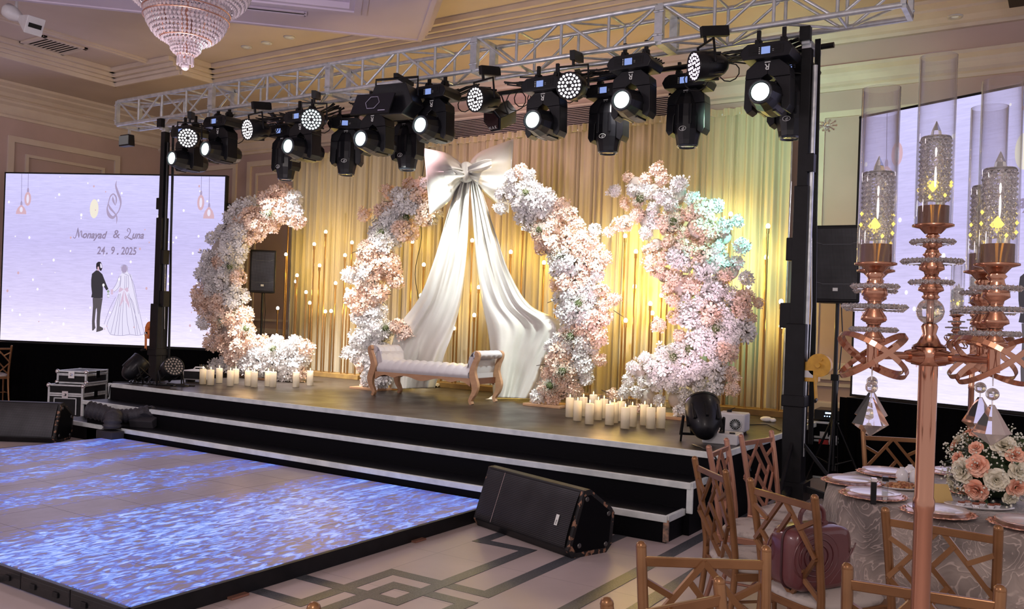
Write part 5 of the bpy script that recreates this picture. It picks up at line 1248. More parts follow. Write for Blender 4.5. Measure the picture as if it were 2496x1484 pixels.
# rack case with amplifiers
t = flight_case('amplifier_rack', (-2.12, 10.0, 0), .08, (.56, .5, .62), 'black flight case rack with aluminium edges behind the right speaker stand', mats=M_stageside)
g = G(); g.box((-.1, -.262, .4), (.1, .004, .05), mi=1); g.box((-.1, -.262, .48), (.08, .004, .06), mi=0); g.build('stickers', [M_white, pm('red_sticker', (.5, .04, .04), .4)], t)
g = G(); text_g(g, 'INFINITY', .085, T(-.05, -.262, .1) @ RX(PI/2), 0); g.tube([(.05+.1*math.cos(k*.3), -.262, .22+.03*math.sin(k*.3)) for k in range(12)], .003, 4); g.build('logo_lettering', pm('faint_letter', (.2, .2, .2), .5), t)
am = thing('amplifier', 'black amplifier with blue indicator lights on the rack case', 'amplifier', (-2.08, 9.98, .625), .08)
G().box((0, 0, .06), (.5, .4, .11)).build('case', M_blackgloss, am, bevel=.005)
g = G()
for k in range(5): g.cyl((-.14+.025*k, -.2, .05), (-.14+.025*k, -.206, .05), .006, n=6)
for k in range(2): g.cyl((.16, -.2, .045+.03*k), (.16, -.206, .045+.03*k), .009, n=6)
g.box((-.1, -.202, .085), (.07, .004, .015)); g.build('indicator_lights', em('blue_led', (.4, .6, 1), 5), am)
for k in range(2):
    a_ = thing('amplifier', ['upper', 'lower'][k]+' grey-fronted rack unit behind the right speaker pole', 'amplifier', (-1.72, 9.85, .40-.14*k-.13), .08, 'rack units')
    G().box((0, 0, .065), (.24, .3, .12)).build('case', M_black, a_, bevel=.005); G().box((0, -.152, .065), (.22, .006, .09)).build('front_panel', pm('amp_front', (.05, .06, .07), .4), a_)
# small wall fitting with a shadow beside the right tower
t = thing('wall_bracket_light', 'small chrome spiky fitting on the wall right of the tower', 'wall fitting', (-2.52, WY, 4.02))
g = G(); g.cyl((0, 0, 0), (0, -.14, 0), .012, n=6)
for k in range(9): a = k*.7; g.tube([(0, -.13, 0), (.09*math.cos(a), -.13-.04*math.sin(a*2), .06*math.sin(a))], .006, 5); g.ball((.09*math.cos(a), -.13-.04*math.sin(a*2), .06*math.sin(a)), .012, 6, 5)
g.build('arms', M_chrome, t); G().cyl((0, 0, 0), (0, -.02, 0), .04, n=12).build('wall_plate', M_chrome, t)

# =================================================================== CHANDELIER
M_crys = pm('crystal', (.70, .62, .66), .06, metal=.45, trans=.15, ior=1.5, coat=.6, emis=(1, .85, .95), estr=.05)  # faint emission stands in for lamps lit inside the chandelier
M_goldring = pm('chandelier_gold', (.75, .42, .3), .25, 1.0)
ch = thing('crystal_chandelier', 'tiered crystal bead chandelier hanging below the diamond ceiling panel', 'chandelier', (-6.26, 4.6, 3.58))
def bead(g, c, r, n=6, st=1.3):
    x, y, z = c; vs = [(x, y, z-r*st), (x, y, z+r*st)]+[(x+r*math.cos(2*PI*k/n), y+r*math.sin(2*PI*k/n), z) for k in range(n)]
    g.add(vs, [(0, 2+(k+1) % n, 2+k) for k in range(n)]+[(1, 2+k, 2+(k+1) % n) for k in range(n)])
def tier(name, prof, step, r, drop=False):
    P = smooth_pts(prof, 8); g = G(); acc = 0; last = None; z0 = 3.58
    for i, (R, z) in enumerate(P):
        if last is not None:
            acc += math.hypot(R-last[0], z-last[1])
        if last is None or acc >= step:
            acc = 0; n = max(6, int(2*PI*R/(r*2.1)))
            for k in range(n):
                a = 2*PI*(k+(i % 2)*.5)/n; bead(g, (R*math.cos(a), R*math.sin(a), z-z0), r*rnd.uniform(.85, 1.1), 5, 1.5 if not drop else 1.2)
        last = (R, z)
    return g.build(name, M_crys, ch)
tier('upper_bead_tier', [(.52, 4.42), (.515, 4.32), (.49, 4.22), (.44, 4.15), (.38, 4.11)], .034, .017)
tier('bead_bowl', [(.33, 4.2), (.33, 4.08), (.325, 4.02), (.305, 3.95), (.25, 3.87), (.17, 3.82), (.12, 3.8)], .031, .016)
tier('lower_bead_bowl', [(.125, 3.83), (.122, 3.78), (.11, 3.74), (.075, 3.71), (.06, 3.69)], .024, .012)
g = G()
for k in range(44):
    a = 2*PI*k/44; g.bar((.335*math.cos(a), .335*math.sin(a), .60), (.34*math.cos(a), .34*math.sin(a), .48), .018, .01)
g.build('prism_drops', M_crys, ch); g = G()
for k in range(12): a = 2*PI*k/12; g.bar((.062*math.cos(a), .062*math.sin(a), .12), (.066*math.cos(a), .066*math.sin(a), .04), .016, .008)
g.build('prism_drops', M_crys, ch)
g = G(); g.ball((0, 0, .03), .035, 8, 6, smooth=False); g.build('finial_crystal', M_crys, ch)
g = G()
for R, z in ((.335, .62), (.345, .48), (.34, .42), (.52, .84), (.132, .25), (.07, .125), (.2, .25)): g.tube([(R*math.cos(a*PI/24), R*math.sin(a*PI/24), z) for a in range(48)], .006, 6, closed=True)
for k in range(8): a = k*PI/4; g.cyl((0, 0, .95), (.52*math.cos(a), .52*math.sin(a), .84), .008, n=6); g.cyl((.2*math.cos(a), .2*math.sin(a), .25), (.33*math.cos(a), .33*math.sin(a), .62), .005, n=6)
g.cyl((0, 0, .1), (0, 0, 1.7), .015, n=8); g.build('metal_frame', M_goldring, ch)

# =================================================================== CHAIRS
M_cgold = pm('chair_gold', (0.30, 0.15, 0.065), 0.28, 0.5, col2=(0.22, 0.105, 0.045), nscale=5)
M_cgold2 = pm('chair_rose', (0.46, 0.235, 0.16), 0.33, 0.5, col2=(0.36, 0.18, 0.12), nscale=5)
M_seat = pm('seat_damask', (0.46, 0.41, 0.38), 0.75, col2=(0.30, 0.26, 0.24), nscale=9, nlo=.48, nhi=.56, bump=.2, bscale=50)
CW = .19
def back_pt(u, v):     # u -1..1, v 0..1 -> back plane, slightly curved and raked
    z = .47+.40*v; y = -.19-.055*v-.02*math.sin(PI*v); return Vector((u*(CW-.0-.012*(1-v)), y, z))
def chair(mat):
    t = bpy.data.objects.new('lattice_back_chair', None); COL.objects.link(t)
    for s in (-1, 1):
        g = G(); pts = [(s*.185, -.27, 0), (s*.18, -.215, .2), (s*.178, -.19, .44), (s*.182, -.205, .6), (s*.19, -.235, .78), (s*.195, -.262, .905)]
        P = smooth_pts(pts, 5); g.tube(P, .015, 10, rs=[.013+.004*min(1, i/10) for i in range(len(P))]); g.ball((s*.195, -.262, .908), .0175, 10, 6); g.build('back_post', mat, t)
        g = G(); g.cyl((s*.195, .2, .42), (s*.2, .215, 0), .017, .011, n=10); g.build('front_leg', mat, t)
    g = G(); g.bar((-.185, -.25, .865), (.185, -.25, .865), .014, .03, upv=(0, 0, 1)); g.bar((-.185, -.254, .868), (0, -.262, .87), .014, .03)if False else None; tr_ = g.build('top_rail', mat, t, bevel=.003)
    g = G()
    L = [((0, 1), (-1, .45)), ((0, 1), (1, .45)), ((-1, .85), (-.5, .72)), ((1, .85), (.5, .72)), ((.26, .86), (-.52, .42)), ((-.76, .58), (.06, .13)), ((-.16, .63), (.55, .25)), ((1, .45), (0, -.06)), ((-1, .45), (0, -.06)), ((-.5, .19), (-1, -.02)), ((.5, .19), (1, -.02)), ((.18, .47), (-.35, .15))]
    for a, b_ in L:
        p, q_ = back_pt(*a), back_pt(*b_); m_ = (p+q_)/2+Vector((0, -.0, 0)); g.bar(p, q_, .012, .019, upv=(0, -1, .15)) if False else g.bar(p, q_, .019, .014, upv=(0, -1, .15))
    g.build('lattice', mat, t)
    g = G(); f = [(-.2, -.2), (-.205, 0), (-.21, .2), (-.15, .235), (.15, .235), (.21, .2), (.205, 0), (.2, -.2)]
    n = len(f); g.add([(x*.97, y*.97, .385) for x, y in f]+[(x, y, .425) for x, y in f], [tuple(range(n))[::-1], tuple(range(n, 2*n))]+[(i, (i+1) % n, n+(i+1) % n, n+i) for i in range(n)]); g.build('seat_frame', mat, t, bevel=.006)
    g = G()
    def sf(u, v):
        a = u*2*PI; sx = abs(math.cos(a))**.55*(1 if math.cos(a) > 0 else -1); sy = abs(math.sin(a))**.55*(1 if math.sin(a) > 0 else -1)
        k = [0, .45, .8, .95, 1, .97][min(5, int(v*5+.01))]; h = [.48, .478, .468, .452, .44, .425][min(5, int(v*5+.01))]
        return (sx*.205*k, .01+sy*.215*k, h)
    g.surf(sf, 36, 5, closeu=True); g.build('seat_cushion', M_seat, t)
    g = G()
    for s in (-1, 1): g.cyl((s*.19, -.22, .16), (s*.197, .208, .16), .008, n=8)
    g.cyl((-.19, 0, .16), (.19, 0, .16), .008, n=8); g.build('stretcher', mat, t)
    return t
CG = chair(M_cgold); CR = chair(M_cgold2)
usedG = usedR = False
def place_chair(px, face, label, group, rose=False, zt=.925):
    """px: the two tops of the back posts in the photograph (height .925); face: a point the chair faces"""
    global usedG, usedR
    a = onz(*px[0], zt); b_ = onz(*px[1], zt); mid = (a+b_)/2; d = (b_-a); d.z = 0; d.normalize()
    n = Vector((-d.y, d.x, 0)); 
    if n.dot(Vector((face[0], face[1], 0))-mid) < 0: n = -n
    rz = math.atan2(n.y, n.x)-PI/2
    src = CR if rose else CG
    first = not (usedR if rose else usedG)
    o = src if first else dup(src)
    if rose: usedR = True
    else: usedG = True
    base = mid - n*(-.262); o.location = (base.x, base.y, 0); o.rotation_euler = (0, 0, rz)
    return tag(o, label, 'chair', group)
TC = Vector((-.25, 5.32, 0)); NC = Vector((-.19, 1.57, 0))
far = 'chairs around the set round table'; near = 'chairs around the near candelabra table'
place_chair(((1696, 1112), (1766.5, 1142)), TC, 'gold lattice-back chair seen from the side, nearest the stage steps corner', far)
place_chair(((1729.5, 1083), (1770, 1067)), TC, 'rose gold lattice-back chair edge-on, second one behind the chair by the steps', far, True)
place_chair(((1802, 1058), (1885, 1047)), TC, 'rose gold lattice-back chair standing at the stage corner, facing the table', far, True)
place_chair(((1830, 1163), (1986, 1204)), TC, 'gold lattice-back chair with the maroon case on its seat', far)
place_chair(((2162, 1235), (2430, 1277)), TC, 'gold lattice-back chair directly before the set table, behind the candelabra pole', far)
_c = place_chair(((2105, 1049.5), (2248.5, 1057)), TC, 'pale gold lattice-back chair on the far side of the set table', far); _c.location.x -= .02; _c.location.y += .12
_c = place_chair(((2478, 1082), (2600, 1100)), TC, 'lattice-back chair at the right frame edge behind the flowers', far); _c.location.y += .32
place_chair(((1571, 1318), (1860, 1328)), NC, 'gold lattice-back chair in front of the black wedge speaker, frontal view', near)
place_chair(((1466, 1457), (1764.6, 1402)), NC, 'gold lattice-back chair cut by the bottom edge, slanting top rail', near)
place_chair(((2075.6, 1371.7), (2427, 1422)), NC, 'olive-gold lattice-back chair at bottom right crossed by the candelabra pole', near)
mc = onz(13, 983, 0)
o = dup(CG); o.location = (-14.36, 7.22, 0); o.rotation_euler = (0, 0, math.radians(75)); tag(o, 'gold lattice-back chair cut by the left edge below the LED screen', 'chair')
o = dup(CG); o.location = (-1.47+.05, 1.30, 0); o.rotation_euler = (0, 0, math.radians(-95)); tag(o, 'chair of which only a brown post top shows at the bottom edge', 'chair', near)
k_ = onz(765, 1466, .925); o.location = (k_.x+.262, k_.y-.195, 0); o.rotation_euler = (0, 0, math.radians(-90))

# =================================================================== SET ROUND TABLE
m = pm('embroidered_cloth', (0.50, 0.42, 0.37), 0.7, sheen=.3); nt = m.node_tree; b = nt.nodes['Principled BSDF']
tc = _n(nt, 'ShaderNodeTexCoord'); wa = _n(nt, 'ShaderNodeTexVoronoi'); wa.feature = 'F1'; wa.inputs['Scale'].default_value = 9; nt.links.new(tc.outputs['Object'], wa.inputs[0])
sn = _n(nt, 'ShaderNodeMath', operation='SINE'); ml = _n(nt, 'ShaderNodeMath', operation='MULTIPLY'); ml.inputs[1].default_value = 60; wn = _n(nt, 'ShaderNodeTexNoise'); wn.inputs['Scale'].default_value = 5; wn.inputs['Detail'].default_value = 3; wn.inputs['Distortion'].default_value = 1.2; nt.links.new(tc.outputs['Object'], wn.inputs[0]); nt.links.new(wn.outputs[0], ml.inputs[0]); nt.links.new(ml.outputs[0], sn.inputs[0])
no = _n(nt, 'ShaderNodeTexNoise'); no.inputs['Scale'].default_value = 3.2; nt.links.new(tc.outputs['Object'], no.inputs[0])
rp = _n(nt, 'ShaderNodeValToRGB'); nt.links.new(no.outputs[0], rp.inputs[0]); e = rp.color_ramp.elements; e[0].position = .38; e[0].color = (0.14, 0.115, 0.105, 1); e[1].position = .58; e[1].color = (0.36, 0.30, 0.265, 1)
m2 = _n(nt, 'ShaderNodeMix', data_type='RGBA', blend_type='ADD'); mr = _n(nt, 'ShaderNodeMapRange'); nt.links.new(sn.outputs[0], mr.inputs[0]); mr.inputs[1].default_value = .8; mr.inputs[2].default_value = 1; mr.inputs[4].default_value = .35
nt.links.new(mr.outputs[0], m2.inputs[0]); nt.links.new(rp.outputs[0], m2.inputs[6]); m2.inputs[7].default_value = (.6, .5, .45, 1); nt.links.new(m2.outputs[2], b.inputs['Base Color'])
bp = _n(nt, 'ShaderNodeBump'); bp.inputs['Strength'].default_value = .2; bp.inputs['Distance'].default_value = .006; nt.links.new(sn.outputs[0], bp.inputs['Height']); nt.links.new(bp.outputs[0], b.inputs['Normal'])
M_cloth = m
TR = .895
tb = thing('round_table', 'round banquet table under the embroidered cloth', 'table', (TC.x, TC.y, 0))
G().lathe([(.001, .715), (TR-.02, .715), (TR-.02, .738), (.001, .738)], 48).build('tabletop', M_wood, tb)
for k in range(4): a = PI/4+k*PI/2; G().cyl((.5*math.cos(a), .5*math.sin(a), 0), (.45*math.cos(a), .45*math.sin(a), .715), .02, n=8).build('leg', M_black, tb)
g = G()
def clf(u, v):
    a = u*2*PI
    if v < .35: r = TR*(v/.35); return (r*math.cos(a), r*math.sin(a), .745)
    w_ = (v-.35)/.65; f = .5+.5*math.sin(a*17+math.sin(a*5)*1.5)
    r = TR+.012+w_**.7*(.02+.055*f) if w_ > 0 else TR
    return (r*math.cos(a), r*math.sin(a), .745-.74*w_+(-.0 if w_ > .01 else 0))
g.surf(clf, 240, 20, closeu=True); o = g.build('tablecloth', M_cloth, None, loc=(TC.x, TC.y, 0)); tag(o, 'beige embroidered tablecloth hanging to the floor over the round table', 'tablecloth')
ZT_ = .7465
M_china = pm('white_china', (.80, .79, .83), .12, coat=.6); M_charger = pm('rose_gold_charger', (.72, .42, .32), .22, .85)
def place_setting(x, y, dirn, plab, clab, first=[None, None]):
    if first[0] is None:
        c = thing('charger_plate', '', 'charger plate'); G().lathe([(.001, .004), (.09, .004), (.12, .01), (.165, .016), (.168, .019), (.12, .014), (.001, .008)], 64, fn=lambda a, z: 1+(.03*math.sin(a*16) if z > .012 else 0)).build('dish', M_charger, c)
        g = G(); [g.ball((.158*math.cos(k*PI/12), .158*math.sin(k*PI/12), .018), .009, 6, 4, sq=(1, 1, .5)) for k in range(24)]; g.build('raised_rim', M_charger, c)
        p = thing('dinner_plate', '', 'plate'); G().lathe([(.001, .003), (.07, .002), (.085, .004), (.125, .014), (.134, .018), (.133, .021), (.1, .011), (.08, .007), (.001, .007)], 48).build('dish', M_china, p)
        G().tube([(.133*math.cos(k*PI/24), .133*math.sin(k*PI/24), .020) for k in range(48)], .0015, 4, closed=True).build('gold_rim', M_charger, p)
        first[0], first[1] = c, p
    else: c, p = dup(first[0]), dup(first[1])
    c.location = (x, y, ZT_); p.location = (x, y, ZT_+.016); tag(c, clab, 'charger plate', 'rose gold chargers on the set table'); tag(p, plab, 'plate', 'white dinner plates on the set table')
for (x, y, lab) in ((-1.0, 5.14, 'at the left side of the table nearest the stage'), (-.83, 4.80, 'just behind the black and clear shakers'), (-.9, 5.60, 'at far left before the pale chair'), (-.50, 4.56, 'at the near edge left of the copper pole'), (-.13, 4.55, 'at the near right, cut by the right frame edge'), (-.55, 5.93, 'at the far side, just left of the copper pole')):
    place_setting(x, y, 0, 'white dinner plate '+lab, 'rose gold charger under the plate '+lab)
# small tableware
def TP(px, py, z=ZT_): p = onz(px, py, z); return p
p = TP(2200, 1192); t = thing('nut_platter', 'oval white platter of brown nuts', 'platter', (p.x, p.y, ZT_), .5)
g = G(); g.lathe([(.001, .003), (.1, .003), (.14, .015), (.14, .018), (.1, .008), (.001, .007)], 40); 
for i in range(len(g.v)): g.v[i] = (g.v[i][0], g.v[i][1]*.62, g.v[i][2])
g.build('dish', M_china, t)
g = G(); r_ = random.Random(2)
for k in range(150): a = r_.uniform(0, 6.28); q_ = r_.random()**.5*.1; g.ball((q_*math.cos(a), q_*.6*math.sin(a), .012+.022*(1-q_/.1)+r_.uniform(0, .008)), .009, 6, 4, sq=(1.3, .8, .8), mi=k % 2)
o = g.build('nuts', [pm('almond', (.32, .12, .05), .5), pm('cashew', (.5, .26, .12), .5)], t); o['kind'] = 'stuff'
M_cup = pm('white_cup', (.75, .74, .78), .25, coat=.4)
for i, (px, py) in enumerate(((2178, 1175), (2198, 1168), (2212, 1178), (2228, 1170))):
    p = TP(px, py, ZT_); t = thing('upturned_cup', ['leftmost', 'second', 'third', 'rightmost'][i]+' of the white upturned cups behind the nuts', 'cup', (p.x+.03, p.y+.09, ZT_), 0, 'white upturned cups')
    G().lathe([(.034, 0), (.036, .004), (.034, .035), (.026, .06), (.016, .07), (.001, .072)], 24).build('bowl', M_cup, t); G().lathe([(.012, .071), (.014, .078), (.001, .078)], 16).build('foot', M_cup, t)
for i, (px, py) in enumerate(((2244, 1218), (2322, 1205))):
    p = TP(px, py); t = thing('water_glass', ['upturned clear tumbler left of the copper pole', 'upturned clear tumbler right of the copper pole before the roses'][i], 'glass', (p.x, p.y, ZT_), 0, 'clear tumblers')
    G().lathe([(.034, 0), (.030, .105), (.001, .107)], 28, caps=False).build('tumbler', M_tg, t); G().tube([(.034*math.cos(a*PI/12), .034*math.sin(a*PI/12), .002) for a in range(24)], .0015, 5, closed=True).build('rim', M_chrome, t)
p = TP(2128, 1228); t = thing('pepper_shaker', 'tall black and chrome square shaker', 'shaker', (p.x, p.y, ZT_), .3); G().box((0, 0, .055), (.026, .026, .11)).build('body', M_blackgloss, t, bevel=.002); G().box((0, 0, .12), (.028, .028, .02)).build('cap', M_chrome, t, bevel=.002)
p = TP(2156, 1225); t = thing('salt_shaker', 'clear square shaker with a dark cap beside the black one', 'shaker', (p.x, p.y, ZT_), .3); G().box((0, 0, .055), (.028, .028, .11)).build('body', thin_glass('shaker_glass', (.85, .87, .9)), t, bevel=.002); G().box((0, 0, .03), (.02, .02, .055)).build('salt', M_white, t); G().box((0, 0, .12), (.03, .03, .022)).build('cap', M_blackgloss, t, bevel=.002)
M_card = pm('gold_card', (.55, .38, .14), .5)
p = TP(2272, 1222); t = thing('tent_card', 'folded gold paper tent card beside the tumbler', 'card', (p.x+.02, p.y+.02, ZT_), .5)
g = G()
for s in (-1, 1): g.add([(-.07, s*.035, 0), (.07, s*.035, 0), (.05, 0, .09), (-.05, 0, .09)], [(0, 1, 2, 3)])
g.build('folded_card', M_card, t, solid=.001); 
p = TP(2385, 1240); t = thing('sweets_plate', 'oblong white plate with small brown pastries in paper cups', 'plate', (p.x, p.y+.02, ZT_), .35)
g = G(); g.lathe([(.001, .003), (.12, .003), (.16, .014), (.16, .017), (.12, .008), (.001, .007)], 40)
for i in range(len(g.v)): g.v[i] = (g.v[i][0], g.v[i][1]*.5, g.v[i][2])
g.build('dish', M_china, t)
M_choc = pm('pastry_brown', (.22, .06, .03), .4, coat=.3)
for i, (x, y) in enumerate(((-.08, 0), (-.045, .025), (-.02, -.02), (.02, .02), (.05, -.015), (.085, .01))):
    w_ = thing('pastry', ['leftmost pastry', 'back left pastry', 'front middle pastry', 'back middle pastry', 'front right pastry', 'rightmost pastry'][i]+' on the oblong white plate', 'pastry', (p.x+x*math.cos(.35)-y*math.sin(.35), p.y+.02+x*math.sin(.35)+y*math.cos(.35), ZT_+.008), rnd.uniform(0, 3), 'small brown pastries')
    G().lathe([(.012, 0), (.02, .014)], 16, caps=False, fn=lambda a, z: 1+.05*math.sin(a*12)).build('paper_cup', M_cup, w_); g = G(); g.box((0, 0, .013), (.026, .022, .018)); g.build('cake', M_choc, w_, bevel=.003)
for i, (px, py) in enumerate(((2378, 1262), (2400, 1258))):
    p = TP(px, py); t = thing('folded_cutlery', ['left', 'right'][i]+' clear stemmed glass base between the two near plates', 'glass', (p.x, p.y+.0, ZT_), 0, 'small stemmed glasses'); t.name = 'stemmed_glass'
    G().lathe([(.022, 0), (.024, .002), (.004, .006), (.003, .03), (.014, .04), (.018, .06)], 20, caps=False).build('glass_body', M_tg, t)

# centrepiece
fc_ = Vector((-.31, 5.12, 0)); cp = thing('rose_centrepiece', 'round arrangement of peach and cream roses with gypsophila', 'flower arrangement', (fc_.x, fc_.y, ZT_))
M_rc = pm('rose_cream', (.82, .78, .66), .55, col2=(.76, .70, .54), nscale=15); M_rp = pm('rose_peach', (.88, .42, .28), .55, col2=(.88, .58, .45), nscale=15); M_leaf = pm('rose_leaf', (.035, .075, .03), .5, col2=(.06, .10, .035), nscale=20)
def rose(mat, seed):
    rr = random.Random(seed); g = G()
    for ring, (n, R, tilt, sz) in enumerate(((3, .006, 1.35, .018), (4, .013, 1.15, .024), (5, .02, .85, .03), (6, .027, .5, .036), (6, .032, .15, .04))):
        for k in range(n):
            a = 2*PI*k/n+ring*.6; q_ = RZ(a) @ T(R*.5, 0, -.004*ring) @ RY(-tilt)
            def pf(u, v): 
                w_ = (v-.5)*2; x = u*sz; y = w_*sz*.75*math.sin(PI*(.15+.62*u))**.5; z = .35*sz*(w_*w_)*(1)-.28*sz*max(0, u-.65)*2*(1 if ring > 1 else 0)+rr.uniform(-.0006, .0006)
                return q_ @ Vector((x, y, z))
            g.surf(pf, 5, 6)
    return flat_mesh_only(g.build('rose_head', mat))
RC = [rose(M_rc, 1), rose(M_rc, 2)]; RP = [rose(M_rp, 3), rose(M_rp, 4)]
CEN = Vector((fc_.x, fc_.y, ZT_+.17))
def on_dome(px, py, R=.215):
    d = ray(px, py).normalized(); oc = C0-CEN; b_ = oc.dot(d); c_ = oc.dot(oc)-R*R; D = b_*b_-c_
    if D < 0: q_ = C0+d*(-b_); return CEN+(q_-CEN).normalized()*R
    return C0+d*(-b_-math.sqrt(D))
for (px, py, kind, s_) in ((2327, 1062, 'c', 1.05), (2332, 1116, 'p', .75), (2343, 1147, 'c', 1.3), (2380, 1135, 'p', 1.15), (2378, 1197, 'p', 1.2), (2429, 1170, 'c', 1.15), (2377, 1090, 'p', .75), (2390, 1050, 'p', 1.1), (2448, 1082, 'c', 1.3), (2476, 1108, 'p', 1.0), (2484, 1148, 'c', 1.0), (2480, 1190, 'p', 1.0), (2308, 1184, 'c', 1.0), (2302, 1066, 'p', .8), (2360, 1053, 'p', .8), (2465, 1215, 'c', .8)):
    p = on_dome(px, py); n = (p-CEN).normalized()
    o = bpy.data.objects.new('rose', rnd.choice(RC if kind == 'c' else RP)); COL.objects.link(o); o.parent = cp; o.location = p-Vector(cp.location); o['label'] = 'cream rose' if kind == 'c' else 'peach rose'
    o.rotation_euler = n.to_track_quat('Z', 'Y').to_euler(); o.scale = (s_*.88,)*3
g = G(); r_ = random.Random(12)
for k in range(620):
    d = Vector((r_.gauss(0, 1), r_.gauss(0, 1), r_.gauss(0, 1)+.3)).normalized()
    if d.z < -.75: continue
    R = r_.uniform(.18, .25); p = CEN-Vector(cp.location)+d*R; g.tube([CEN-Vector(cp.location)+d*R*.75, p], .0008, 3, mi=1)
    for _ in range(2): g.ball(p+Vector((r_.uniform(-1, 1), r_.uniform(-1, 1), r_.uniform(-1, 1)))*.012, r_.uniform(.0035, .0065), 5, 4)
o = g.build('gypsophila', [M_gyp, M_stem], cp); o['kind'] = 'stuff'
g = G()
for k in range(170):
    d = Vector((r_.gauss(0, 1), r_.gauss(0, 1), r_.gauss(0, 1)+.2)).normalized(); p = CEN-Vector(cp.location)+d*r_.uniform(.13, .2)
    if p.z < .01: continue
    q_ = (d+Vector((r_.uniform(-1, 1), r_.uniform(-1, 1), r_.uniform(-1, 1)))*.7).to_track_quat('X', 'Z'); s_ = r_.uniform(.03, .055)
    g.add([p+q_ @ Vector(v_)*s_ for v_ in ((0, 0, 0), (.35, .28, .06), (.35, -.28, .06), (.75, .22, .04), (.75, -.22, .04), (1.05, 0, -.05), (.5, 0, 0))], [(0, 6, 1), (0, 2, 6), (1, 6, 3), (2, 4, 6), (3, 6, 5), (6, 4, 5)], 0, True)
o = g.build('leaf', M_leaf, cp); o['kind'] = 'stuff'
G().ball((0, 0, .17), .15, 20, 14, sq=(1, 1, 1)).build('moss_ball', pm('moss', (.03, .05, .02), .9, bump=.6, bscale=60), cp)
G().lathe([(.08, 0), (.08, .03), (.06, .04)], 24).build('base_dish', M_blackgloss, cp)

# maroon vanity case on the chair
M_mar = pm('maroon_shell', (.105, .028, .032), .3, coat=.4, col2=(.13, .04, .042), nscale=6)
bc = Vector((-.93, 3.95, .478)); bag = thing('vanity_case', 'maroon ribbed hard-shell vanity case standing on the chair seat', 'bag', bc, math.radians(58))
def shell(y0, y1, s=1.0):
    g = G(); prof = []
    for k in range(40):
        a = 2*PI*k/40; cx_, sx_ = math.cos(a), math.sin(a); x = .165*s*abs(cx_)**.38*(1 if cx_ > 0 else -1); z = .135+.135*s*abs(sx_)**.38*(1 if sx_ > 0 else -1); prof.append((x, z))
    n = len(prof); rings = []
    for y, k in ((y0, .8), (y0+(y1-y0)*.08, .93), (y0+(y1-y0)*.25, 1), (y1, 1)): rings.append([(x*k, y, .135+(z-.135)*k) for x, z in prof])
    vs = [p for r in rings for p in r]; g.add(vs, [(i*n+j, i*n+(j+1) % n, (i+1)*n+(j+1) % n, (i+1)*n+j) for i in range(3) for j in range(n)], 0, True); g.add(rings[0], [tuple(range(n))]); return g, prof
for s in (-1, 1):
    g, prof = shell(-s*-.085 if False else s*.085, s*.004); o = g.build('shell_half', M_mar, bag)
    g = G()
    for R in (.03, .055, .08, .105): g.tube([(-.05+R*1.2*math.cos(a*PI/16), s*(.0875-.12*max(0, R-.07)), .15+R*math.sin(a*PI/16)) for a in range(32)], .0035, 5, closed=True)
    for k in range(4): g.tube([(.03+.02*k+.09*math.sin(q_*.22), s*.083, .03+.02*k+.05*q_*.35) for q_ in range(7)], .0035, 5)
    for k in range(3): g.tube([(.166-.004*k, s*(.02+.02*k), .06+.02*q_) for q_ in range(8)], .003, 5)
    g.build('raised_rib', M_mar, o)
g = G(); g.tube([(x*1.01, 0, .135+(z-.135)*1.01) for x, z in prof], .006, 8, closed=True); g.build('zip_band', pm('zip', (.05, .015, .018), .5), bag)
g = G(); g.tube(smooth_pts([(-.07, 0, .27), (-.06, 0, .33), (0, 0, .36), (.06, 0, .33), (.07, 0, .27)], 6), .010, 8); g.build('carry_handle', M_mar, bag)
for s in (-1, 1): G().cyl((s*.07, -.012, .272), (s*.07, .012, .272), .014, n=12).build('handle_mount', M_mar, bag)

# =================================================================== CANDELABRA
M_glass = thin_glass('tube_glass', (.97, .97, .98))
def crystal_mat(name):
    m = bpy.data.materials.new(name); m.use_nodes = True; nt = m.node_tree; b = nt.nodes['Principled BSDF']
    b.inputs['Base Color'].default_value = (.62, .60, .62, 1); b.inputs['Roughness'].default_value = .08; b.inputs['Metallic'].default_value = .35; b.inputs['Coat Weight'].default_value = .6
    tr = _n(nt, 'ShaderNodeBsdfTransparent'); mxs = _n(nt, 'ShaderNodeMixShader'); mxs.inputs[0].default_value = .42; o = nt.nodes['Material Output']
    nt.links.new(b.outputs[0], mxs.inputs[1]); nt.links.new(tr.outputs[0], mxs.inputs[2]); nt.links.new(mxs.outputs[0], o.inputs[0]); return m
m = bpy.data.materials.new('cut_crystal'); m.use_nodes = True; b = m.node_tree.nodes['Principled BSDF']; b.inputs['Transmission Weight'].default_value = .92; b.inputs['Roughness'].default_value = 0.02; b.inputs['IOR'].default_value = 1.5; b.inputs['Base Color'].default_value = (.93, .92, .93, 1); M_cut = m
M_rg = pm('rose_gold', (.52, .27, .18), .12, 1.0, rough2=.22, nscale=4)
M_lit = em('amber_glint', (1, .72, .12), 2.2)
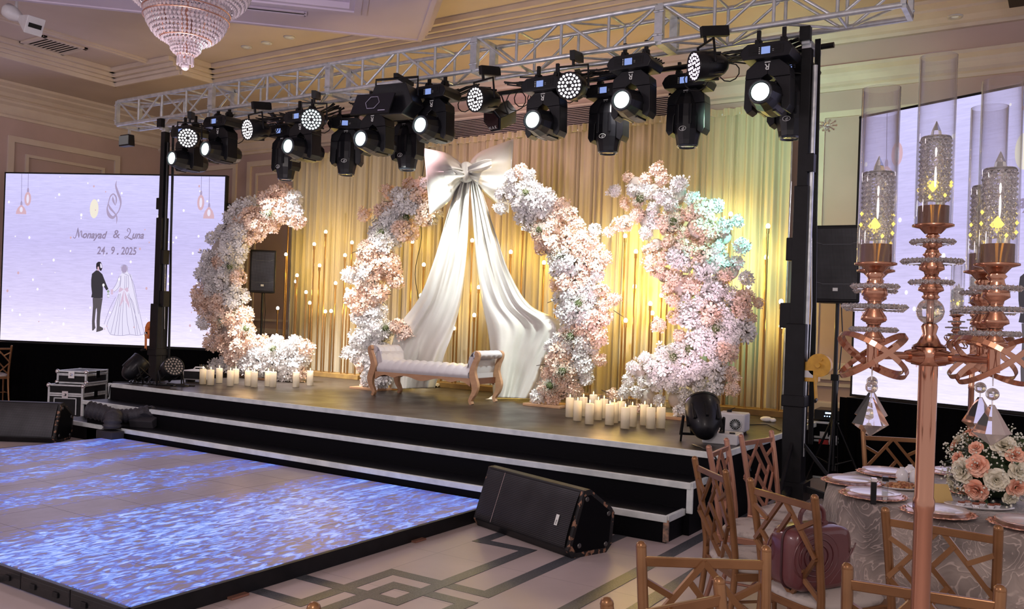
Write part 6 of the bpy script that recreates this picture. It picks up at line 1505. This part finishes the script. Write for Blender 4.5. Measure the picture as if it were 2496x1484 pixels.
def candelabra(label, loc, poles, detail=True):
    HUBZ = .0
    t = thing('candelabra', label, 'candelabra', loc)
    Z = lambda z: z-loc[2]
    nseg = 32 if detail else 16
    g = G(); g.lathe([(.11, Z(.752)), (.11, Z(.76)), (.03, Z(.775)), (.0145, Z(.8)), (.0145, Z(1.31)), (.0165, Z(1.315)), (.0165, Z(1.33)), (.0145, Z(1.335)), (.0145, Z(1.55))], nseg); g.build('pole', M_rg, t)
    g = G(); g.lathe([(.0145, Z(1.548)), (.026, Z(1.55)), (.026, Z(1.578)), (.022, Z(1.58)), (.001, Z(1.58))], nseg); 
    for k in range(4):
        a = A0+k*PI/2; g.cyl((.024*math.cos(a), .024*math.sin(a), Z(1.563)), (.045*math.cos(a), .045*math.sin(a), Z(1.563)), .014, .009, n=12); g.cyl((.04*math.cos(a), .04*math.sin(a), Z(1.563)), (AR*math.cos(a), AR*math.sin(a), Z(1.563)), .0055, n=8)
    g.build('hub', M_rg, t)
    def disc(R, z, M, n=None):
        g = G(); n = n or max(12, int(R*2*PI/.0085)); g.lathe([(.006, z-.003), (R*.8, z-.004), (R, z), (R*.8, z+.004), (.006, z+.003)], n, 0, M, False, caps=False)
        for k in range(n): a = 2*PI*k/n; bead(g, (M @ Vector((R*math.cos(a), R*math.sin(a), z)))[:], .0048, 4, 1.0)
        return g
    def baluster(z0, z1, M, g, r=.0195):
        h = z1-z0; g.lathe([(r*.55, z0), (r*.6, z0+h*.1), (r*1.0, z0+h*.2), (r*.95, z0+h*.35), (r*.6, z0+h*.62), (r*.55, z0+h*.72), (r*.75, z0+h*.8), (r*.55, z0+h*.9), (r*.5, z1)], nseg, 0, M, caps=False)
    def top_unit(M, parent, cup0, cup1, tube1, crystal1, nm):
        g = G(); g.lathe([(.012, cup0-.012), (.02, cup0-.003), (.0315, cup0), (.0315, cup0+.003), (.0235, cup0+.004), (.0235, cup1), (.0225, cup1), (.0225, cup0+.01), (.001, cup0+.01)], nseg, 0, M); cu = g.build('candle_cup', M_rg, parent)
        g = G(); g.lathe([(.0285, cup0+.0035), (.0285, tube1), (.0268, tube1), (.0268, cup0+.0035), (.0285, cup0+.0035)], 40 if detail else 20, 0, M, caps=False); g.build('glass_tube', M_glass if detail else M_tg, parent)
        g = G(); rr = random.Random(int(cup0*1000)); z = cup1+.012
        g.cyl(M @ Vector((0, 0, cup1-.0)), M @ Vector((0, 0, crystal1)), .0165, n=14)
        while z < crystal1:
            for k in range(14 if detail else 8): a = 2*PI*(k+(int(z*900) % 2)*.5)/(14 if detail else 8)+rr.uniform(-.06, .06); bead(g, (M @ Vector((.0208*math.cos(a), .0208*math.sin(a), z)))[:], .0047, 4, 1.15)
            z += .0078
        g.lathe([(.024, crystal1), (.022, crystal1+.004), (.001, crystal1+.002)], 16, 0, M, False); g.lathe([(.009, crystal1+.004), (.007, crystal1+.014), (.0005, crystal1+.03)], 6, 0, M, False)
        cc = g.build('crystal_candle', M_cut if detail else pm('crystal_far', (.6, .6, .62), .2, coat=.5), parent)
        g = G(); 
        for q_ in range(7): a = rr.uniform(0, 6.28); zz = cup1+rr.uniform(.01, .05); bead(g, (M @ Vector((.0245*math.cos(a), .0245*math.sin(a), zz)))[:], .003, 5)
        bead(g, (M @ Vector((0, -.018, cup1+.03)))[:], .008, 6); g.build('amber_led', M_lit, cc)
    # centre stem
    I = Matrix.Identity(4)
    st = G(); st.lathe([(.026, Z(1.58)), (.018, Z(1.585)), (.010, Z(1.6)), (.013, Z(1.612)), (.010, Z(1.617))], nseg, 0, caps=False); st.lathe([(.009, Z(1.655)), (.014, Z(1.66)), (.009, Z(1.666))], nseg, caps=False)
    baluster(Z(1.664), Z(1.697), I, st); baluster(Z(1.697), Z(1.737), I, st); baluster(Z(1.737), Z(1.765), I, st, .015); st.cyl((0, 0, Z(1.58)), (0, 0, Z(1.77)), .004, n=8); cs = st.build('centre_stem', M_rg, t)
    g = G(); g.ball((0, 0, Z(1.637)), .0215, 20, 14); g.build('crystal_ball', M_cut, cs)
    for R, z in ((.031, 1.684), (.044, 1.718), (.031, 1.750)): disc(R, Z(z), I).build('crystal_disc', M_cut, cs)
    top_unit(I, cs, Z(1.775), Z(1.808), Z(2.052), Z(1.917), 'c')
    for k in range(4):
        a = A0+k*PI/2; M = T(AR*math.cos(a), AR*math.sin(a), 0)
        g = G(); g.cyl(M @ Vector((0, 0, Z(1.545))), M @ Vector((0, 0, Z(1.58))), .009, n=16); baluster(Z(1.58), Z(1.612), M, g, .018); baluster(Z(1.612), Z(1.648), M, g); baluster(Z(1.648), Z(1.7), M, g); arm = g.build('branch', M_rg, t)
        for R, z in ((.033, 1.604), (.046, 1.640), (.033, 1.672)): disc(R, Z(z), M).build('crystal_disc', M_cut, arm)
        top_unit(M, arm, Z(1.706), Z(1.738), Z(1.984), Z(1.848), 'a')
        for s in (-1, 1):        # tilted band loops
            g = G(); n = 40; Mr = M @ T(0, 0, Z(1.563)) @ RZ(YAW+s*.75) @ RX(.38) @ RY(.5*s); w_ = .004; R = .058
            vs = []
            for q_ in range(n):
                an = 2*PI*q_/n
                for dr, dz in ((-.0008, -w_), (.0008, -w_), (.0008, w_), (-.0008, w_)): vs.append(Mr @ Vector(((R+dr)*math.cos(an), (R+dr)*math.sin(an), dz)))
            g.add(vs, [(q_*4+c, ((q_+1) % n)*4+c, ((q_+1) % n)*4+(c+1) % 4, q_*4+(c+1) % 4) for q_ in range(n) for c in range(4)]); g.build('band_loop', M_rg, arm)
        g = G(); g.tube([(M @ Vector((0, 0, Z(1.546))))[:], (M @ Vector((0, 0, Z(1.525))))[:]], .001, 5); g.ball(M @ Vector((0, 0, Z(1.513))), .0095, 12, 8); 
        g.tube([(M @ Vector((0, 0, Z(1.505))))[:], (M @ Vector((0, 0, Z(1.496))))[:]], .001, 5)
        g.lathe([(.0035, Z(1.497)), (.0275, Z(1.455)), (.001, Z(1.436))], 6, 0, M @ RZ(.3), False); g.build('pendant_drop', M_cut, arm)
    return t
AR = .119; A0 = 0
cpos = onw(2264, 860, 1.42)
_d = (RT*.045 - FW*.11); A0 = math.atan2(_d.y, _d.x)
candelabra('large rose gold candelabra with glass tubes, near the camera at right', (cpos.x, cpos.y, .752), None)
nt_ = thing('near_table', 'small round table carrying the near candelabra, below the frame', 'table', (cpos.x, cpos.y, 0)); nt_.name = 'round_table'
G().lathe([(.001, .72), (.40, .72), (.41, .735), (.40, .75), (.001, .75)], 40).build('tabletop', M_cloth, nt_); G().lathe([(.2, 0), (.2, .02), (.03, .05), (.03, .72)], 24).build('pedestal', M_black, nt_)
bpos = onz(2360, 1060, .95); bk = Vector((-.34, 5.33, 0)); rr_ = ray(2366, 1000); bk = C0+rr_*(4.72); 
candelabra('rose gold candelabra rising from the rose arrangement on the set table', (bk.x, bk.y, .752), None, False)
